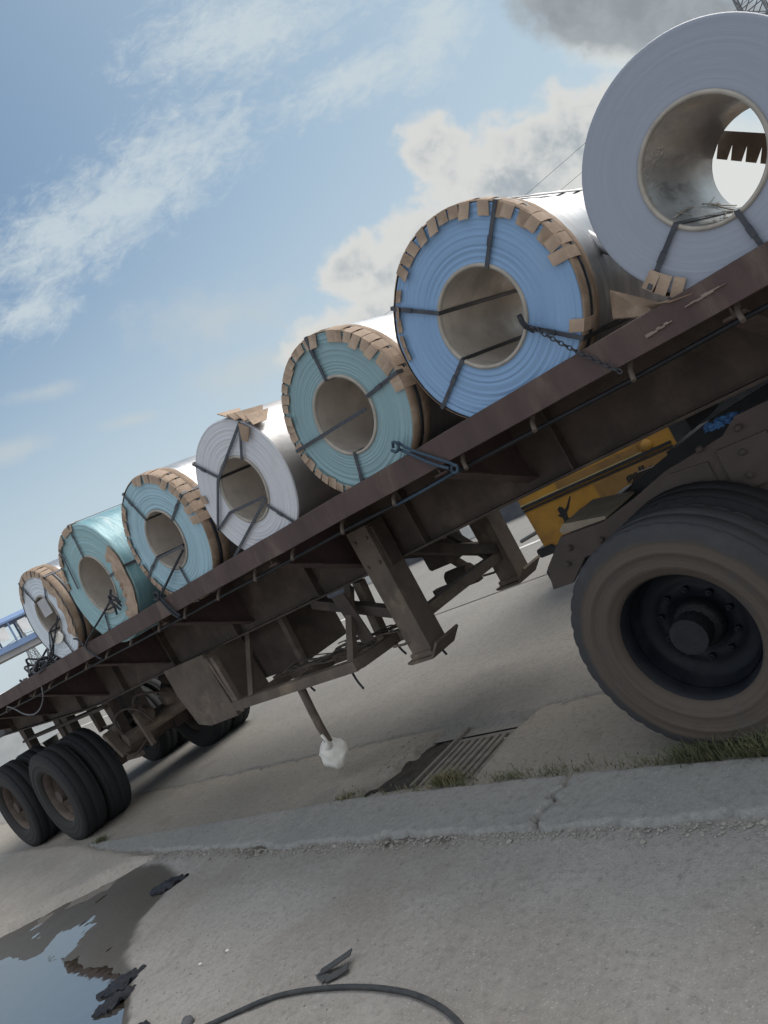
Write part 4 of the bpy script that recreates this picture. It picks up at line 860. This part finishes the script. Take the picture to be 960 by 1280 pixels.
tag(obj('gravel', mb, stonem, kind='stuff'), 'loose gravel and grit scattered along the kerb and pavement', 'gravel')
mb = MB(); random.seed(31)
def blade(x, y, z, h, w_):
    a = random.random()*6.28; l = random.uniform(.2, 1.5)*h; dx, dy = cos(a)*l, sin(a)*l; px_, py_ = -sin(a)*w_, cos(a)*w_
    mb.add([(x-px_, y-py_, z), (x+px_, y+py_, z), (x+px_*.7+dx*.35, y+py_*.7+dy*.35, z+h*.6), (x-px_*.7+dx*.35, y-py_*.7+dy*.35, z+h*.6), (x+dx, y+dy, z+h)], [(0, 1, 2, 3), (3, 2, 4)])
for k in range(9500):
    x = random.uniform(-4.7, .9)
    den = lerpc([(-4.7, .12), (-4.45, .04), (-4.0, .03), (-3.75, .25), (-3.3, .5), (-2.6, .42), (-2.2, .45), (-1.9, 1), (.9, 1)], x)*(.55+.8*fbm(x*3, 1.7))
    if random.random() > den: continue
    near = x > -2.0
    y = lerpc(YU, x)+abs(random.gauss(0, .055 if not near else .075))-.01
    blade(x, y, .01+.02*random.random(), random.uniform(.012, .042) if not near else random.uniform(.02, .10), random.uniform(.0018, .0035))
for cx, cy, n_, h_ in ((-3.62, 3.15, 260, .09), (-8.62, 2.98, 160, .07), (-4.62, 3.12, 90, .05), (-1.85, 3.02, 150, .13), (-1.5, 2.98, 150, .14), (-1.2, 2.96, 150, .15), (-.9, 2.96, 150, .15)):
    for k in range(n_): blade(cx+random.gauss(0, .06), cy+random.gauss(0, .03), .01, random.uniform(.4, 1)*h_, .003)
tag(obj('grass', mb, grassm, kind='stuff'), 'dusty green grass growing in the strip behind the kerb', 'grass')
# ------------------------------------------------------------------ far background at left: footbridge, vehicles, pylon, mast, wires
BR = empty('footbridge', (-56, 24, 0), 'blue roofed pedestrian footbridge with white posts far down the road', 'footbridge')
def along(y0, y1, x, z0, z1, dx): return MB().box((x-dx, y0, z0), (x+dx, y1, z1))
mb = MB(); mb.prism([(-57.6, 6.65), (-56, 7.05), (-54.4, 6.65), (-54.4, 6.52), (-57.6, 6.52)], 14, 60); obj('roof', mb, bridgeblue, BR, (-56, 30, 6.6))
obj('deck', along(14, 60, -56, 4.35, 4.75, 1.3), bridgegrey, BR, (-56, 30, 4.5)); 
for xs in (-54.6, -57.4): obj('parapet', along(14, 60, xs, 4.752, 5.15, .05), bridgeblue, BR, (xs, 30, 5))
p0 = None
for k in range(31):
    y = 14.4+k*1.5
    for xs in (-54.5, -57.5):
        if p0 is None: p0 = obj('post', MB().box((xs-.05, y-.05, 5.16), (xs+.05, y+.05, 6.515)), bridgeblue, BR, (xs, y, 5.9))
        else: dup(p0, BR, (xs, y, 5.9))
q0 = None
for k in range(9):
    y = 15.0+k*1.5
    if q0 is None: q0 = obj('white_panel', MB().box((-54.52, y, 5.45), (-54.48, y+.6, 6.35)), bridgewhite, BR, (-54.5, y, 5.9))
    else: dup(q0, BR, (-54.5, y, 5.9))
for y in (23.2, 40, 58):
    mb = MB(); mb.box((-56.5, y-.45, 0), (-55.5, y+.45, 4.348)); obj('pier', mb, bridgegrey, BR, (-56, y, 2))
mb = MB(); mb.prism([(-54.2, 4.4), (-54.2, 4.0), (-43, .0), (-42, .0)], 22.0, 23.6); obj('stair', mb, bridgeblue, BR, (-48, 22.8, 2))
s0 = None
for k in range(22):
    xx = -53.8+k*.5; zb = 4.2-(xx+54.2)*.385
    if s0 is None: s0 = obj('baluster', MB().box((xx-.1, 21.9, zb+.1), (xx+.1, 21.98, zb+1.1)), bridgewhite, BR, (xx, 21.95, zb))
    else: dup(s0, BR, (xx, 21.95, zb))
def vehicle(name, x, y, L_, w_, h, body, label, cat, group=None):
    T = empty(name, (x, y, 0), label, cat, group)
    mb = MB(); mb.prism([(x-L_/2, .4), (x+L_/2, .4), (x+L_/2, h*.55), (x+L_/2-.15, h*.9), (x+L_/2-.4, h), (x-L_/2+.2, h), (x-L_/2, h*.85)], y-w_/2, y+w_/2); obj('body', mb, body, T, (x, y, 1))
    mb = MB(); mb.prism([(x+L_/2+.005, h*.56), (x+L_/2-.135, h*.88), (x+L_/2-.15, h*.88), (x+L_/2-.02, h*.56)], y-w_/2+.15, y+w_/2-.15); obj('windscreen', mb, glass, T)
    for s in (-1, 1):
        k0 = None
        mb = MB(); mb.box((x-L_/2+.4, y+s*w_/2-.01, h*.56), (x+L_/2-.8, y+s*w_/2+.01, h*.84)); obj('side_windows', mb, glass, T)
    for xx in (x-L_*.32, x+L_*.32):
        for yy in (y-w_/2+.08, y+w_/2-.08):
            obj('wheel', MB().lathe([(0, -.1), (.36, -.1), (.42, -.05), (.42, .05), (.36, .1), (0, .1)], (xx, yy, .42), 24), rubber, T, (xx, yy, .42))
    return T
vehicle('parked_minibus', -31, 9.75, 5.2, 2.0, 2.15, bridgewhite, 'white minibus parked beyond the trailer rear at far left', 'minibus')
vehicle('parked_van', -24.5, 7.2, 4.8, 1.9, 1.9, teal, 'pale grey van just beyond the rear end of the trailer', 'van')
def lattice(name, x, y, h, w0, w1, label, cat, arms=(), seg=14, t=.09):
    mb = MB(); lv = []
    for k in range(seg+1):
        q = w0+(w1-w0)*k/seg; z = h*k/seg; lv.append([(x+i*q/2, y+j*q/2, z) for i, j in ((-1, -1), (1, -1), (1, 1), (-1, 1))])
    for k in range(seg):
        for i in range(4):
            mb.bar(lv[k][i], lv[k+1][i], t, t); mb.bar(lv[k][i], lv[k+1][(i+1) % 4], t*.6, t*.6); mb.bar(lv[k][(i+1) % 4], lv[k+1][i], t*.6, t*.6); mb.bar(lv[k+1][i], lv[k+1][(i+1) % 4], t*.6, t*.6)
    T = empty(name, (x, y, 0), label, cat); obj('lattice', mb, mastm, T)
    for z, a, dx, dy in arms:
        mb = MB()
        for s in (-1, 1):
            mb.bar((x, y, z), (x+s*a*dx, y+s*a*dy, z+.1), t, t); mb.bar((x, y, z+1.2), (x+s*a*dx, y+s*a*dy, z+.1), t*.7, t*.7)
        obj('cross_arm', mb, mastm, T)
    return T
lattice('transmission_pylon', -205, 78.5, 19.0, 3.4, .3, 'small lattice transmission pylon far off above the blue footbridge', 'pylon', ((14.2, 6.5, .36, .93), (11.5, 6.5, .36, .93)), 10, .16)
lattice('lattice_mast', -12.0, 86.6, 36, 2.6, 1.5, 'grey steel lattice mast rising behind the front coil at top right', 'mast', (), 22, .14)
for k, (z1, z2, y1) in enumerate(((16.5, 20.5, 60), (15.2, 19.3, 61), (13.2, 17.2, 62.5), (11.8, 15.6, 63))):
    mb = MB(); pts = []
    for q in range(25):
        t = q/24; pts.append((-60+90*t, y1, z1+(z2-z1)*t-2.2*4*t*(1-t)*.4))
    mb.tube(pts, .014, 5); tag(obj('power_line', mb, darksteel, None, pts[0]), 'thin overhead power line in the sky seen through the front coil hole', 'power line', 'overhead power lines behind the coils')
SC.render.engine = 'CYCLES'
